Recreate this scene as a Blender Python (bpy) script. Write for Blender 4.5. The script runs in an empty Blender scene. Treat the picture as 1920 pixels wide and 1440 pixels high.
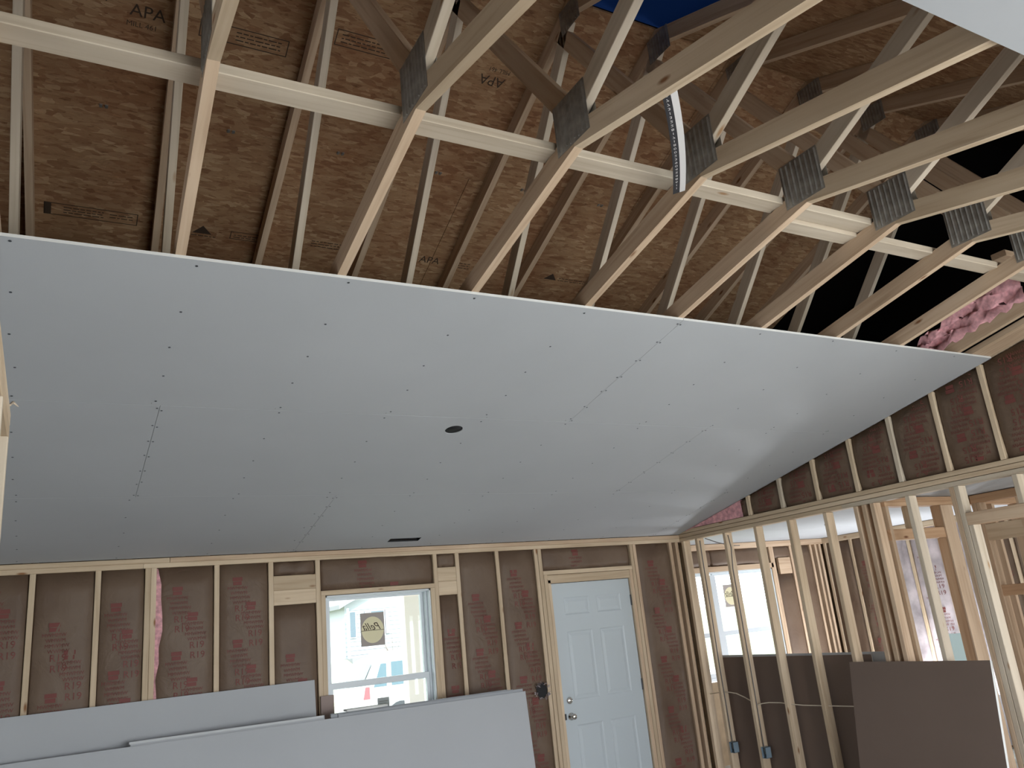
import bpy, math, random
from mathutils import Vector, Matrix

random.seed(7)
SC = bpy.context.scene
COL = SC.collection

# ------------------------------------------------------------------ camera
EYE = 1.745
cam_d = bpy.data.cameras.new('camera')
cam = bpy.data.objects.new('camera', cam_d)
COL.objects.link(cam)
YAW, PITCH, ROLL = math.radians(30.5325), math.radians(16.4034), math.radians(-5.7335)
fwd = Vector((math.sin(YAW) * math.cos(PITCH), math.cos(YAW) * math.cos(PITCH), math.sin(PITCH)))
r0 = Vector((math.cos(YAW), -math.sin(YAW), 0))
u0 = r0.cross(fwd)
rt = math.cos(ROLL) * r0 + math.sin(ROLL) * u0
up = -math.sin(ROLL) * r0 + math.cos(ROLL) * u0
cam.matrix_world = Matrix(((rt.x, up.x, -fwd.x, 0), (rt.y, up.y, -fwd.y, 0), (rt.z, up.z, -fwd.z, EYE), (0, 0, 0, 1)))
cam_d.sensor_fit = 'HORIZONTAL'
cam_d.sensor_width = 36.0
cam_d.lens = 36.0 * 1520.9 / 1920.0
cam_d.clip_start = 0.02
cam_d.clip_end = 400
SC.camera = cam

# ------------------------------------------------------------------ world, light, exposure
SKY_L = 5.4
W = bpy.data.worlds.new('sky')
SC.world = W
W.use_nodes = True
nt = W.node_tree
nt.nodes.clear()
wo = nt.nodes.new('ShaderNodeOutputWorld')
wb = nt.nodes.new('ShaderNodeBackground')
wb.inputs['Color'].default_value = (0.90, 0.96, 1.0, 1)
wb.inputs['Strength'].default_value = SKY_L
nt.links.new(wb.outputs[0], wo.inputs[0])


def area(name, loc, rot, sx, sy, power, color, portal=False):
    d = bpy.data.lights.new(name, 'AREA')
    d.shape = 'RECTANGLE'
    d.size, d.size_y = sx, sy
    d.energy = power
    d.color = color
    if portal:
        d.cycles.is_portal = True
    o = bpy.data.objects.new(name, d)
    o.location = loc
    o.rotation_euler = rot
    COL.objects.link(o)
    return o


R90 = math.pi / 2
# the sun stands behind the camera: it comes in low through the rear patio opening and lies on the floor there
sun_d = bpy.data.lights.new('sun', 'SUN')
sun_d.energy = 6.5
sun_d.angle = math.radians(0.6)
sun_d.color = (1.0, 0.985, 0.965)
sun = bpy.data.objects.new('sun', sun_d)
sun.rotation_euler = Vector((0.12, math.cos(math.radians(38)), -math.sin(math.radians(38)))).to_track_quat('-Z', 'Y').to_euler()
COL.objects.link(sun)
# sky light by the rear openings and windows, plus an added far-room fill
area('daylight_patio', (3.05, -2.30, 1.05), (R90 + 0.22, 0, 0), 3.9, 2.0, 250, (0.92, 0.955, 1.0))
area('fill_far_room', (8.70, 6.0, 0.45), (R90 + 1.0, 0, R90), 1.2, 0.8, 140, (0.95, 0.975, 1.0))  # added upward fill for the far room; no opening stands there
area('daylight_hall', (7.3, -2.30, 1.15), (R90 + 0.20, 0, 0), 2.0, 1.7, 150, (0.92, 0.955, 1.0))
area('portal_window', (2.42, 6.90, 1.6), (-R90, 0, 0), 0.95, 1.2, 1, (1, 1, 1), True)
area('portal_window_far', (6.9, 7.72, 1.6), (-R90, 0, 0), 1.7, 1.2, 1, (1, 1, 1), True)

SC.view_settings.view_transform = 'Standard'
SC.view_settings.look = 'None'
SC.view_settings.gamma = 1
SC.view_settings.use_curve_mapping = False
SC.view_settings.exposure = -0.20
try:
    SC.cycles.max_bounces = 8
    SC.cycles.diffuse_bounces = 5
    SC.cycles.glossy_bounces = 3
    SC.cycles.transparent_max_bounces = 8
    SC.cycles.sample_clamp_indirect = 6
    SC.cycles.caustics_reflective = False
    SC.cycles.caustics_refractive = False
    SC.cycles.use_denoising = True
except Exception:
    pass

# ------------------------------------------------------------------ materials


def newmat(name):
    m = bpy.data.materials.new(name)
    m.use_nodes = True
    t = m.node_tree
    b = t.nodes['Principled BSDF']
    return m, t, b


def N(t, kind, **kw):
    n = t.nodes.new('ShaderNode' + kind)
    for k, v in kw.items():
        if k in n.inputs:
            n.inputs[k].default_value = v
        else:
            setattr(n, k, v)
    return n


def ramp(t, fac, stops):
    r = t.nodes.new('ShaderNodeValToRGB')
    e = r.color_ramp.elements
    e[0].position, e[0].color = stops[0][0], (*stops[0][1], 1)
    e[1].position, e[1].color = stops[-1][0], (*stops[-1][1], 1)
    for p, c in stops[1:-1]:
        q = e.new(p)
        q.color = (*c, 1)
    t.links.new(fac, r.inputs[0])
    return r.outputs[0]


def mixc(t, fac, a, b, blend='MIX'):
    m = t.nodes.new('ShaderNodeMix')
    m.data_type = 'RGBA'
    m.blend_type = blend
    for s, v in ((0, fac), (6, a), (7, b)):
        if isinstance(v, (int, float)):
            m.inputs[s].default_value = v
        elif isinstance(v, tuple):
            m.inputs[s].default_value = (*v, 1)
        else:
            t.links.new(v, m.inputs[s])
    return m.outputs[2]


def plain(name, col, rough=0.6, metal=0.0, spec=0.3, noise=0.0, scale=20.0):
    m, t, b = newmat(name)
    b.inputs['Roughness'].default_value = rough
    b.inputs['Metallic'].default_value = metal
    b.inputs['Specular IOR Level'].default_value = spec
    if noise:
        tc = N(t, 'TexCoord')
        n = N(t, 'TexNoise', Scale=scale, Detail=4.0)
        t.links.new(tc.outputs['Object'], n.inputs['Vector'])
        c = ramp(t, n.outputs[0], [(0.3, tuple(x * (1 - noise) for x in col)), (0.7, tuple(min(1, x * (1 + noise)) for x in col))])
        t.links.new(c, b.inputs['Base Color'])
    else:
        b.inputs['Base Color'].default_value = (*col, 1)
    return m


def lumber(name, light, dark, knot, rough=0.65):
    m, t, b = newmat(name)
    uv = N(t, 'UVMap')
    oi = N(t, 'ObjectInfo')
    off = N(t, 'VectorMath', operation='MULTIPLY')
    comb = N(t, 'CombineXYZ')
    t.links.new(oi.outputs['Random'], comb.inputs[0])
    t.links.new(oi.outputs['Random'], comb.inputs[1])
    t.links.new(comb.outputs[0], off.inputs[0])
    off.inputs[1].default_value = (37.0, 11.0, 0)
    add = N(t, 'VectorMath', operation='ADD')
    t.links.new(uv.outputs[0], add.inputs[0])
    t.links.new(off.outputs[0], add.inputs[1])
    st = N(t, 'VectorMath', operation='MULTIPLY')
    st.inputs[1].default_value = (1.6, 38.0, 1)
    t.links.new(add.outputs[0], st.inputs[0])
    n1 = N(t, 'TexNoise', Scale=1.0, Detail=5.0, Distortion=0.6)
    t.links.new(st.outputs[0], n1.inputs['Vector'])
    c = ramp(t, n1.outputs[0], [(0.32, dark), (0.5, tuple((a + d) / 2 * 1.05 for a, d in zip(light, dark))), (0.68, light)])
    # broad tone along the board
    st2 = N(t, 'VectorMath', operation='MULTIPLY')
    st2.inputs[1].default_value = (1.3, 6.0, 1)
    t.links.new(add.outputs[0], st2.inputs[0])
    n2 = N(t, 'TexNoise', Scale=1.0, Detail=2.0)
    t.links.new(st2.outputs[0], n2.inputs['Vector'])
    tone = ramp(t, n2.outputs[0], [(0.3, (0.84, 0.80, 0.76)), (0.7, (1.06, 1.04, 1.02))])
    c = mixc(t, 1.0, c, tone, 'MULTIPLY')
    # knots
    st3 = N(t, 'VectorMath', operation='MULTIPLY')
    st3.inputs[1].default_value = (3.2, 10.0, 1)
    t.links.new(add.outputs[0], st3.inputs[0])
    vo = N(t, 'TexVoronoi', Scale=1.0, Randomness=1.0)
    t.links.new(st3.outputs[0], vo.inputs['Vector'])
    kf = ramp(t, vo.outputs['Distance'], [(0.05, (1, 1, 1)), (0.13, (0, 0, 0))])
    wn = N(t, 'TexWhiteNoise', noise_dimensions='3D')
    t.links.new(vo.outputs['Position'], wn.inputs['Vector'])
    sel = N(t, 'Math', operation='GREATER_THAN')
    sel.inputs[1].default_value = 0.55
    t.links.new(wn.outputs[0], sel.inputs[0])
    kk = N(t, 'Math', operation='MULTIPLY')
    t.links.new(kf, kk.inputs[0])
    t.links.new(sel.outputs[0], kk.inputs[1])
    c = mixc(t, kk.outputs[0], c, knot)
    # board to board difference
    rv = ramp(t, oi.outputs['Random'], [(0.0, (0.88, 0.86, 0.83)), (1.0, (1.05, 1.04, 1.03))])
    c = mixc(t, 1.0, c, rv, 'MULTIPLY')
    t.links.new(c, b.inputs['Base Color'])
    b.inputs['Roughness'].default_value = rough
    b.inputs['Specular IOR Level'].default_value = 0.2
    bp = N(t, 'Bump', Strength=0.25, Distance=0.002)
    t.links.new(n1.outputs[0], bp.inputs['Height'])
    t.links.new(bp.outputs[0], b.inputs['Normal'])
    return m


M = {}
M['pine'] = lumber('pine_lumber', (0.64, 0.535, 0.41), (0.53, 0.42, 0.305), (0.25, 0.12, 0.055))
M['fir'] = lumber('fir_lumber', (0.60, 0.475, 0.36), (0.48, 0.355, 0.255), (0.20, 0.09, 0.04))
M['white_pine'] = lumber('white_pine_lumber', (0.61, 0.55, 0.47), (0.52, 0.455, 0.375), (0.36, 0.22, 0.12))
M['red_fir'] = lumber('red_fir_lumber', (0.56, 0.39, 0.26), (0.46, 0.29, 0.18), (0.15, 0.06, 0.03))


def osb_mat():
    m, t, b = newmat('strand_board')
    tc = N(t, 'TexCoord')
    oi = N(t, 'ObjectInfo')
    layers = []
    for k, (sc, ang) in enumerate((((14, 62, 1), 0.22), ((12, 54, 1), -0.3), ((17, 46, 1), 0.9))):
        mp = N(t, 'Mapping')
        mp.inputs['Rotation'].default_value = (0, 0, ang)
        mp.inputs['Scale'].default_value = sc
        mp.inputs['Location'].default_value = (k * 3.1, k * 1.7, 0)
        t.links.new(tc.outputs['Object'], mp.inputs['Vector'])
        nz = N(t, 'TexNoise', Scale=1.4, Detail=2.0)
        t.links.new(mp.outputs[0], nz.inputs['Vector'])
        ad = mixc(t, 0.25, mp.outputs[0], nz.outputs['Color'], 'ADD')
        vo = N(t, 'TexVoronoi', Scale=1.0)
        t.links.new(ad, vo.inputs['Vector'])
        sx = N(t, 'SeparateColor')
        t.links.new(vo.outputs['Color'], sx.inputs[0])
        layers.append((sx, vo))
    pal = [(0.0, (0.235, 0.125, 0.068)), (0.25, (0.285, 0.162, 0.090)), (0.5, (0.315, 0.188, 0.106)), (0.8, (0.345, 0.215, 0.126)), (1.0, (0.43, 0.29, 0.18))]
    c0 = ramp(t, layers[0][0].outputs[0], pal)
    c1 = ramp(t, layers[1][0].outputs[1], pal)
    c2 = ramp(t, layers[2][0].outputs[2], pal)
    g = N(t, 'Math', operation='GREATER_THAN')
    g.inputs[1].default_value = 0.5
    t.links.new(layers[1][0].outputs[2], g.inputs[0])
    g2 = N(t, 'Math', operation='GREATER_THAN')
    g2.inputs[1].default_value = 0.66
    t.links.new(layers[2][0].outputs[0], g2.inputs[0])
    c = mixc(t, g.outputs[0], c0, c1)
    c = mixc(t, g2.outputs[0], c, c2)
    ln = N(t, 'TexNoise', Scale=1.7, Detail=3.0)
    t.links.new(tc.outputs['Object'], ln.inputs['Vector'])
    tone = ramp(t, ln.outputs[0], [(0.3, (0.80, 0.66, 0.58)), (0.5, (0.95, 0.92, 0.88)), (0.7, (1.12, 1.12, 1.08))])
    c = mixc(t, 1.0, c, tone, 'MULTIPLY')
    fm = N(t, 'Mapping')
    fm.inputs['Rotation'].default_value = (0, 0, 0.3)
    fm.inputs['Scale'].default_value = (22, 120, 1)
    t.links.new(tc.outputs['Object'], fm.inputs['Vector'])
    fn_ = N(t, 'TexNoise', Scale=1.0, Detail=3.0, Distortion=1.0)
    t.links.new(fm.outputs[0], fn_.inputs['Vector'])
    fine = ramp(t, fn_.outputs[0], [(0.28, (0.62, 0.56, 0.52)), (0.42, (1, 1, 1)), (0.62, (1, 1, 1)), (0.74, (1.35, 1.33, 1.3))])
    c = mixc(t, 1.0, c, fine, 'MULTIPLY')
    t.links.new(c, b.inputs['Base Color'])
    b.inputs['Roughness'].default_value = 0.7
    b.inputs['Specular IOR Level'].default_value = 0.2
    bp = N(t, 'Bump', Strength=0.4, Distance=0.004)
    t.links.new(layers[0][0].outputs[1], bp.inputs['Height'])
    t.links.new(bp.outputs[0], b.inputs['Normal'])
    return m


M['osb'] = osb_mat()


def drywall_mat(name, col, var=0.03):
    m, t, b = newmat(name)
    tc = N(t, 'TexCoord')
    n = N(t, 'TexNoise', Scale=1.2, Detail=5.0)
    t.links.new(tc.outputs['Object'], n.inputs['Vector'])
    c = ramp(t, n.outputs[0], [(0.3, tuple(x * (1 - var) for x in col)), (0.7, tuple(x * (1 + var) for x in col))])
    t.links.new(c, b.inputs['Base Color'])
    b.inputs['Roughness'].default_value = 0.75
    b.inputs['Specular IOR Level'].default_value = 0.25
    return m


M['drywall'] = drywall_mat('gypsum_face_paper', (0.425, 0.438, 0.462))
M['drywall_darker'] = drywall_mat('gypsum_darker_paper', (0.33, 0.345, 0.37))  # darker copy of the face paper for the rear stack sheets
M['edge_paper'] = plain('edge_paper', (0.53, 0.545, 0.56), 0.8)
M['gyp_edge'] = plain('gypsum_core', (0.66, 0.66, 0.65), 0.9, spec=0.1)
M['brown_paper'] = drywall_mat('gypsum_back_paper', (0.175, 0.128, 0.105), 0.06)


def kraft_mat():
    m, t, b = newmat('kraft_facing')
    tc = N(t, 'TexCoord')
    n = N(t, 'TexNoise', Scale=2.5, Detail=4.0)
    t.links.new(tc.outputs['Object'], n.inputs['Vector'])
    c = ramp(t, n.outputs[0], [(0.3, (0.112, 0.070, 0.047)), (0.5, (0.138, 0.091, 0.062)), (0.7, (0.158, 0.109, 0.077))])
    t.links.new(c, b.inputs['Base Color'])
    b.inputs['Roughness'].default_value = 0.55
    b.inputs['Specular IOR Level'].default_value = 0.35
    n2 = N(t, 'TexNoise', Scale=7.0, Detail=3.0, Distortion=1.5)
    t.links.new(tc.outputs['Object'], n2.inputs['Vector'])
    bp = N(t, 'Bump', Strength=0.5, Distance=0.012)
    t.links.new(n2.outputs[0], bp.inputs['Height'])
    t.links.new(bp.outputs[0], b.inputs['Normal'])
    return m


M['kraft'] = kraft_mat()
M['red_ink'] = plain('red_ink', (0.165, 0.050, 0.043), 0.6)
M['black_ink'] = plain('black_ink', (0.05, 0.032, 0.022), 0.7)
M['pink'] = plain('pink_fiberglass', (0.66, 0.35, 0.38), 0.95, spec=0.05, noise=0.3, scale=30)
M['poly_white'] = plain('fiberglass_through_film', (0.40, 0.345, 0.36), 0.35, spec=0.5, noise=0.45, scale=4)
M['floor'] = plain('subfloor', (0.56, 0.545, 0.515), 0.8, noise=0.15, scale=4)
M['shell'] = plain('room_shell', (0.55, 0.52, 0.48), 0.8)
M['sheathing'] = plain('sheathing', (0.30, 0.22, 0.14), 0.8, noise=0.15, scale=8)
M['shade_felt'] = plain('attic_dark_felt', (0.006, 0.005, 0.005), 0.9, spec=0.0)  # near-black; the right-hand roof panels use it as painted attic darkness
M['vinyl'] = plain('white_vinyl', (0.60, 0.645, 0.69), 0.35, spec=0.5)
M['door_paint'] = plain('white_steel_door', (0.50, 0.55, 0.585), 0.4, spec=0.4)
M['chrome'] = plain('satin_nickel', (0.75, 0.73, 0.70), 0.22, metal=1.0)
M['dark_metal'] = plain('dark_metal', (0.06, 0.06, 0.065), 0.5, metal=0.6)
M['black'] = plain('black_void', (0.01, 0.01, 0.012), 0.6)
M['screw'] = plain('black_screw', (0.06, 0.065, 0.075), 0.5, metal=0.3)
M['blue_box'] = plain('blue_plastic', (0.20, 0.265, 0.32), 0.45, spec=0.4)
M['cable_white'] = plain('white_cable', (0.66, 0.58, 0.47), 0.5)
M['cable_dark'] = plain('grey_cable', (0.16, 0.15, 0.15), 0.5)
M['paper_white'] = plain('white_paper', (0.62, 0.60, 0.60), 0.7)
M['paper_black'] = plain('black_print', (0.025, 0.025, 0.03), 0.6)
M['cyan_board'] = plain('pale_blue_board', (0.74, 0.93, 0.95), 0.6)
M['offcut_paper'] = plain('offcut_paper', (0.30, 0.235, 0.215), 0.8)
M['sticker_cream'] = plain('sticker_cream', (0.74, 0.68, 0.46), 0.6)
M['sticker_brown'] = plain('sticker_grey_brown', (0.36, 0.32, 0.30), 0.6)
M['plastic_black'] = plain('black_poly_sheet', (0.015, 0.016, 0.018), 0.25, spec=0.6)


def galv():
    m, t, b = newmat('galvanized_steel')
    tc = N(t, 'TexCoord')
    n = N(t, 'TexNoise', Scale=22.0, Detail=4.0)
    t.links.new(tc.outputs['Object'], n.inputs['Vector'])
    c = ramp(t, n.outputs[0], [(0.3, (0.22, 0.21, 0.195)), (0.7, (0.38, 0.365, 0.34))])
    t.links.new(c, b.inputs['Base Color'])
    b.inputs['Metallic'].default_value = 0.55
    b.inputs['Roughness'].default_value = 0.5
    return m


M['galv'] = galv()


def glass():
    m = bpy.data.materials.new('window_glass')
    m.use_nodes = True
    t = m.node_tree
    t.nodes.clear()
    o = N(t, 'OutputMaterial')
    tr = N(t, 'BsdfTransparent')
    tr.inputs[0].default_value = (0.93, 0.96, 0.96, 1)
    gl = N(t, 'BsdfGlossy', Roughness=0.02)
    mx = N(t, 'MixShader')
    mx.inputs[0].default_value = 0.02
    t.links.new(tr.outputs[0], mx.inputs[1])
    t.links.new(gl.outputs[0], mx.inputs[2])
    t.links.new(mx.outputs[0], o.inputs[0])
    return m


M['glass'] = glass()


def tarp():
    m = bpy.data.materials.new('blue_tarp')
    m.use_nodes = True
    t = m.node_tree
    t.nodes.clear()
    o = N(t, 'OutputMaterial')
    tl = N(t, 'BsdfTranslucent')
    tl.inputs[0].default_value = (0.0002, 0.0009, 0.0038, 1)
    df = N(t, 'BsdfDiffuse')
    df.inputs[0].default_value = (0.005, 0.012, 0.045, 1)
    mx = N(t, 'AddShader')
    t.links.new(tl.outputs[0], mx.inputs[0])
    t.links.new(df.outputs[0], mx.inputs[1])
    t.links.new(mx.outputs[0], o.inputs[0])
    return m


M['tarp'] = tarp()
# outside
M['lawn'] = plain('dry_lawn', (0.34, 0.36, 0.24), 0.9, noise=0.2, scale=3)
M['street'] = plain('street', (0.42, 0.42, 0.42), 0.9, noise=0.1, scale=3)
M['siding'] = plain('pale_siding', (0.42, 0.45, 0.47), 0.7)
M['roof_shingle'] = plain('grey_shingle', (0.25, 0.255, 0.27), 0.8)
M['dark_glass'] = plain('house_glass', (0.13, 0.17, 0.20), 0.2)
M['shutter'] = plain('grey_shutter', (0.27, 0.255, 0.275), 0.6)
M['car_paint'] = plain('white_car_paint', (0.50, 0.51, 0.50), 0.4, spec=0.4)
M['car_glass'] = plain('car_glass', (0.09, 0.145, 0.17), 0.15, spec=0.4)
M['car_red'] = plain('tail_lamp_red', (0.42, 0.10, 0.11), 0.4)
M['tire'] = plain('tire_rubber', (0.06, 0.065, 0.07), 0.7)
M['rim'] = plain('alloy_rim', (0.35, 0.36, 0.37), 0.4)
M['porch_post'] = plain('porch_post_primer', (0.86, 0.77, 0.75), 0.8)
M['bounce_wrap'] = plain('bounce_wrap', (0.80, 0.80, 0.78), 0.7)  # unseen white facing, added to bounce light onto the porch post
M['concrete'] = plain('pale_concrete', (0.60, 0.59, 0.57), 0.8)
M['shrub'] = plain('bare_shrub', (0.20, 0.16, 0.13), 0.9)

# ------------------------------------------------------------------ object helpers
WLOC = {}


def empty(name, loc, label=None, cat=None, group=None, kind=None):
    o = bpy.data.objects.new(name, None)
    o.empty_display_size = 0.1
    o.location = loc
    COL.objects.link(o)
    WLOC[o.name] = Vector(loc)
    tag(o, label, cat, group, kind)
    return o


def tag(o, label=None, cat=None, group=None, kind=None):
    if label:
        o['label'] = label
    if cat:
        o['category'] = cat
    if group:
        o['group'] = group
    if kind:
        o['kind'] = kind
    return o


class MB:
    """collects faces in world coordinates; build() links them as one mesh object"""

    def __init__(s):
        s.v, s.f, s.uv, s.mi = [], [], [], []

    def face(s, pts, uvs=None, mi=0):
        b = len(s.v)
        s.v += [Vector(p) for p in pts]
        s.f.append(tuple(range(b, b + len(pts))))
        s.uv.append(uvs or [(0, 0)] * len(pts))
        s.mi.append(mi)

    def _poly(s, pts, t, a, b, mi=0):
        s.face(pts, [(p.dot(t), p.dot(a) + p.dot(b)) for p in pts], mi)

    def box(s, lo, hi, axis=None, mi=0):
        x0, y0, z0 = lo
        x1, y1, z1 = hi
        d = (x1 - x0, y1 - y0, z1 - z0)
        if axis is None:
            axis = max(range(3), key=lambda k: abs(d[k]))
        ax = [Vector((1, 0, 0)), Vector((0, 1, 0)), Vector((0, 0, 1))]
        t = ax[axis]
        a, b = [ax[k] for k in range(3) if k != axis]
        P = [Vector(p) for p in ((x0, y0, z0), (x1, y0, z0), (x1, y1, z0), (x0, y1, z0), (x0, y0, z1), (x1, y0, z1), (x1, y1, z1), (x0, y1, z1))]
        for q in ((3, 2, 1, 0), (4, 5, 6, 7), (0, 1, 5, 4), (1, 2, 6, 5), (2, 3, 7, 6), (3, 0, 4, 7)):
            s._poly([P[k] for k in q], t, a, b, mi)
        return s

    def prism(s, poly, axis, lo, hi, tdir=None, mi=0):
        """polygon (2 coords of the other axes, in order) extruded along an axis"""
        def P(q, h):
            c = list(q)
            c.insert(axis, h)
            return Vector(c)
        A = [P(q, lo) for q in poly]
        B = [P(q, hi) for q in poly]
        t = (Vector(tdir).normalized() if tdir is not None else (A[1] - A[0]).normalized())
        e = Vector([1 if k == axis else 0 for k in range(3)])
        n = t.cross(e)
        s._poly(A[::-1], t, n, e, mi)
        s._poly(B, t, n, e, mi)
        k = len(A)
        for i in range(k):
            j = (i + 1) % k
            s._poly([A[i], A[j], B[j], B[i]], t, n, e, mi)
        return s

    def beam(s, p0, p1, w, d, upv=(0, 0, 1), c=0.003, mi=0):
        """rectangular bar with eased edges; w across, d along upv"""
        p0, p1 = Vector(p0), Vector(p1)
        t = (p1 - p0).normalized()
        a = t.cross(Vector(upv)).normalized()
        b = a.cross(t).normalized()
        hw, hd = w / 2, d / 2
        c = min(c, hw * 0.4, hd * 0.4)
        prof = [(-hw + c, -hd), (hw - c, -hd), (hw, -hd + c), (hw, hd - c), (hw - c, hd), (-hw + c, hd), (-hw, hd - c), (-hw, -hd + c)]
        A = [p0 + a * x + b * y for x, y in prof]
        B = [p1 + a * x + b * y for x, y in prof]
        s._poly(A, t, a, b, mi)
        s._poly(B[::-1], t, a, b, mi)
        for i in range(8):
            j = (i + 1) % 8
            s._poly([A[j], A[i], B[i], B[j]], t, a, b, mi)
        return s

    def tube(s, pts, r, n=6, mi=0):
        pts = [Vector(p) for p in pts]
        rings = []
        for i, p in enumerate(pts):
            t = (pts[min(i + 1, len(pts) - 1)] - pts[max(i - 1, 0)]).normalized()
            a = t.cross(Vector((0.13, 0.21, 0.97))).normalized()
            b = t.cross(a)
            rr = r[i] if isinstance(r, (list, tuple)) else r
            rings.append([p + a * math.cos(2 * math.pi * k / n) * rr + b * math.sin(2 * math.pi * k / n) * rr for k in range(n)])
        for A, B in zip(rings, rings[1:]):
            for k in range(n):
                j = (k + 1) % n
                s.face([A[k], A[j], B[j], B[k]], mi=mi)
        s.face(rings[0][::-1], mi=mi)
        s.face(rings[-1], mi=mi)
        return s

    def lathe(s, prof, org, axis, n=24, mi=0):
        """prof: (radius, height) along axis from org"""
        org, axis = Vector(org), Vector(axis).normalized()
        a = axis.orthogonal().normalized()
        b = axis.cross(a)
        rings = [[org + axis * h + a * math.cos(2 * math.pi * k / n) * r + b * math.sin(2 * math.pi * k / n) * r for k in range(n)] for r, h in prof]
        for A, B in zip(rings, rings[1:]):
            for k in range(n):
                j = (k + 1) % n
                s.face([A[k], A[j], B[j], B[k]], mi=mi)
        if prof[0][0] > 1e-4:
            s.face(rings[0][::-1], mi=mi)
        if prof[-1][0] > 1e-4:
            s.face(rings[-1], mi=mi)
        return s

    def build(s, name, mat, parent=None, smooth=False, weld=False):
        off = Vector((0, 0, 0))
        p = parent
        while p is not None:
            off += WLOC.get(p.name, Vector((0, 0, 0)))
            p = p.parent
        me = bpy.data.meshes.new(name)
        me.from_pydata([tuple(q - off) for q in s.v], [], s.f)
        for m in (mat if isinstance(mat, (list, tuple)) else [mat]):
            me.materials.append(m)
        ul = me.uv_layers.new(name='UVMap')
        flat = [c for f in s.uv for uv in f for c in uv]
        ul.data.foreach_set('uv', flat)
        me.polygons.foreach_set('material_index', s.mi)
        if weld or smooth:
            import bmesh
            bm = bmesh.new()
            bm.from_mesh(me)
            bmesh.ops.remove_doubles(bm, verts=bm.verts, dist=0.0002)
            bmesh.ops.recalc_face_normals(bm, faces=bm.faces)
            bm.to_mesh(me)
            bm.free()
        if smooth:
            me.polygons.foreach_set('use_smooth', [True] * len(me.polygons))
        me.update()
        o = bpy.data.objects.new(name, me)
        COL.objects.link(o)
        if parent is not None:
            o.parent = parent
        WLOC[o.name] = Vector((0, 0, 0))
        return o


def thing_mesh(name, mb, mat, label, cat, group=None, base=None, smooth=False, kind=None):
    """a one-mesh thing whose origin sits at its base"""
    n = len(mb.v)
    if base is None:
        cx = sum(q.x for q in mb.v) / n
        cy = sum(q.y for q in mb.v) / n
        base = Vector((cx, cy, min(q.z for q in mb.v)))
    base = Vector(base)
    mb.v = [q - base for q in mb.v]
    o = mb.build(name, mat, None, smooth)
    o.location = base
    WLOC[o.name] = base
    return tag(o, label, cat, group, kind)


def stud(parent, p0, p1, w=0.038, d=0.089, upv=(0, 1, 0), mat='pine', name='stud'):
    return MB().beam(p0, p1, w, d, upv).build(name, M[mat], parent)


# text as flat printed shapes: list of (2d verts, faces), cached
_TXT = {}


def text_shape(body, size=1.0, shear=0.0, align='CENTER'):
    k = (body, shear, align)
    if k not in _TXT:
        cu = bpy.data.curves.new('t', 'FONT')
        cu.body = body
        cu.align_x = align
        cu.align_y = 'CENTER'
        cu.resolution_u = 3
        cu.shear = shear
        ob = bpy.data.objects.new('t', cu)
        COL.objects.link(ob)
        dg = bpy.context.evaluated_depsgraph_get()
        me = bpy.data.meshes.new_from_object(ob.evaluated_get(dg))
        _TXT[k] = ([(v.co.x, v.co.y) for v in me.vertices], [tuple(p.vertices) for p in me.polygons])
        bpy.data.objects.remove(ob)
        bpy.data.curves.remove(cu)
        bpy.data.meshes.remove(me)
    vs, fs = _TXT[k]
    return [(x * size, y * size) for x, y in vs], fs


def rect_shape(x0, x1, y0, y1):
    return [(x0, y0), (x1, y0), (x1, y1), (x0, y1)], [(0, 1, 2, 3)]


def outline_shape(x0, x1, y0, y1, w):
    vs, fs = [], []
    for r in ((x0, x1, y0, y0 + w), (x0, x1, y1 - w, y1), (x0, x0 + w, y0 + w, y1 - w), (x1 - w, x1, y0 + w, y1 - w)):
        v, f = rect_shape(*r)
        fs.append(tuple(len(vs) + q for q in f[0]))
        vs += v
    return vs, fs


def place_shape(mb, shape, fn):
    vs, fs = shape
    P = [fn(x, y) for x, y in vs]
    for f in fs:
        mb.face([P[q] for q in f])


# ================================================================== geometry constants
YB = 6.62            # room face of the back wall
XP = 5.73            # room face of the right partition
S = 0.2083           # slope of the vaulted ceiling
ZC = 2.465           # underside of the ceiling at the back wall
YPK = 2.12           # peak of the vault
ZPK = ZC + S * (YB - YPK)
YR, ZR = 2.85, 4.82  # ridge: underside of top chords
SR = 0.4167
PL0, PL1 = 2.392, 2.464


def ceil_z(y):
    return ZC + S * (YB - y) if y >= YPK else ZPK - S * (YPK - y)


def roof_z(y):
    return ZR - SR * abs(y - YR)


# ================================================================== SETTING: shell
fl = empty('floor', (0, 0, 0), kind='structure')
MB().box((-6.2, -2.6, -0.2), (9.0, 7.6, 0.0)).build('subfloor', M['floor'], fl)

# rear wall behind the camera, with a wide patio opening
wr = empty('wall_rear', (2.7, -2.4, 0), kind='structure')
MB().box((-6.2, -2.55, 0), (0.95, -2.41, 2.46)).build('wall_panel', M['shell'], wr)
MB().box((5.1, -2.55, 0), (6.25, -2.41, 2.46)).build('wall_panel', M['shell'], wr)
MB().box((8.35, -2.55, 0), (9.0, -2.41, 2.46)).build('wall_panel', M['shell'], wr)
MB().box((6.25, -2.55, 2.1), (8.35, -2.41, 2.46)).build('wall_panel', M['shell'], wr)
MB().box((0.95, -2.55, 2.1), (5.1, -2.41, 2.46)).build('wall_panel', M['shell'], wr)
wl = empty('wall_side', (-6.1, 2, 0), kind='structure')
MB().box((-6.2, -2.4, 0), (-6.06, 0.4, 2.46)).build('wall_panel', M['shell'], wl)
MB().box((-6.2, 3.6, 0), (-6.06, 6.62, 2.46)).build('wall_panel', M['shell'], wl)
MB().box((-6.2, 0.4, 0), (-6.06, 3.6, 0.5)).build('wall_panel', M['shell'], wl)
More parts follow.
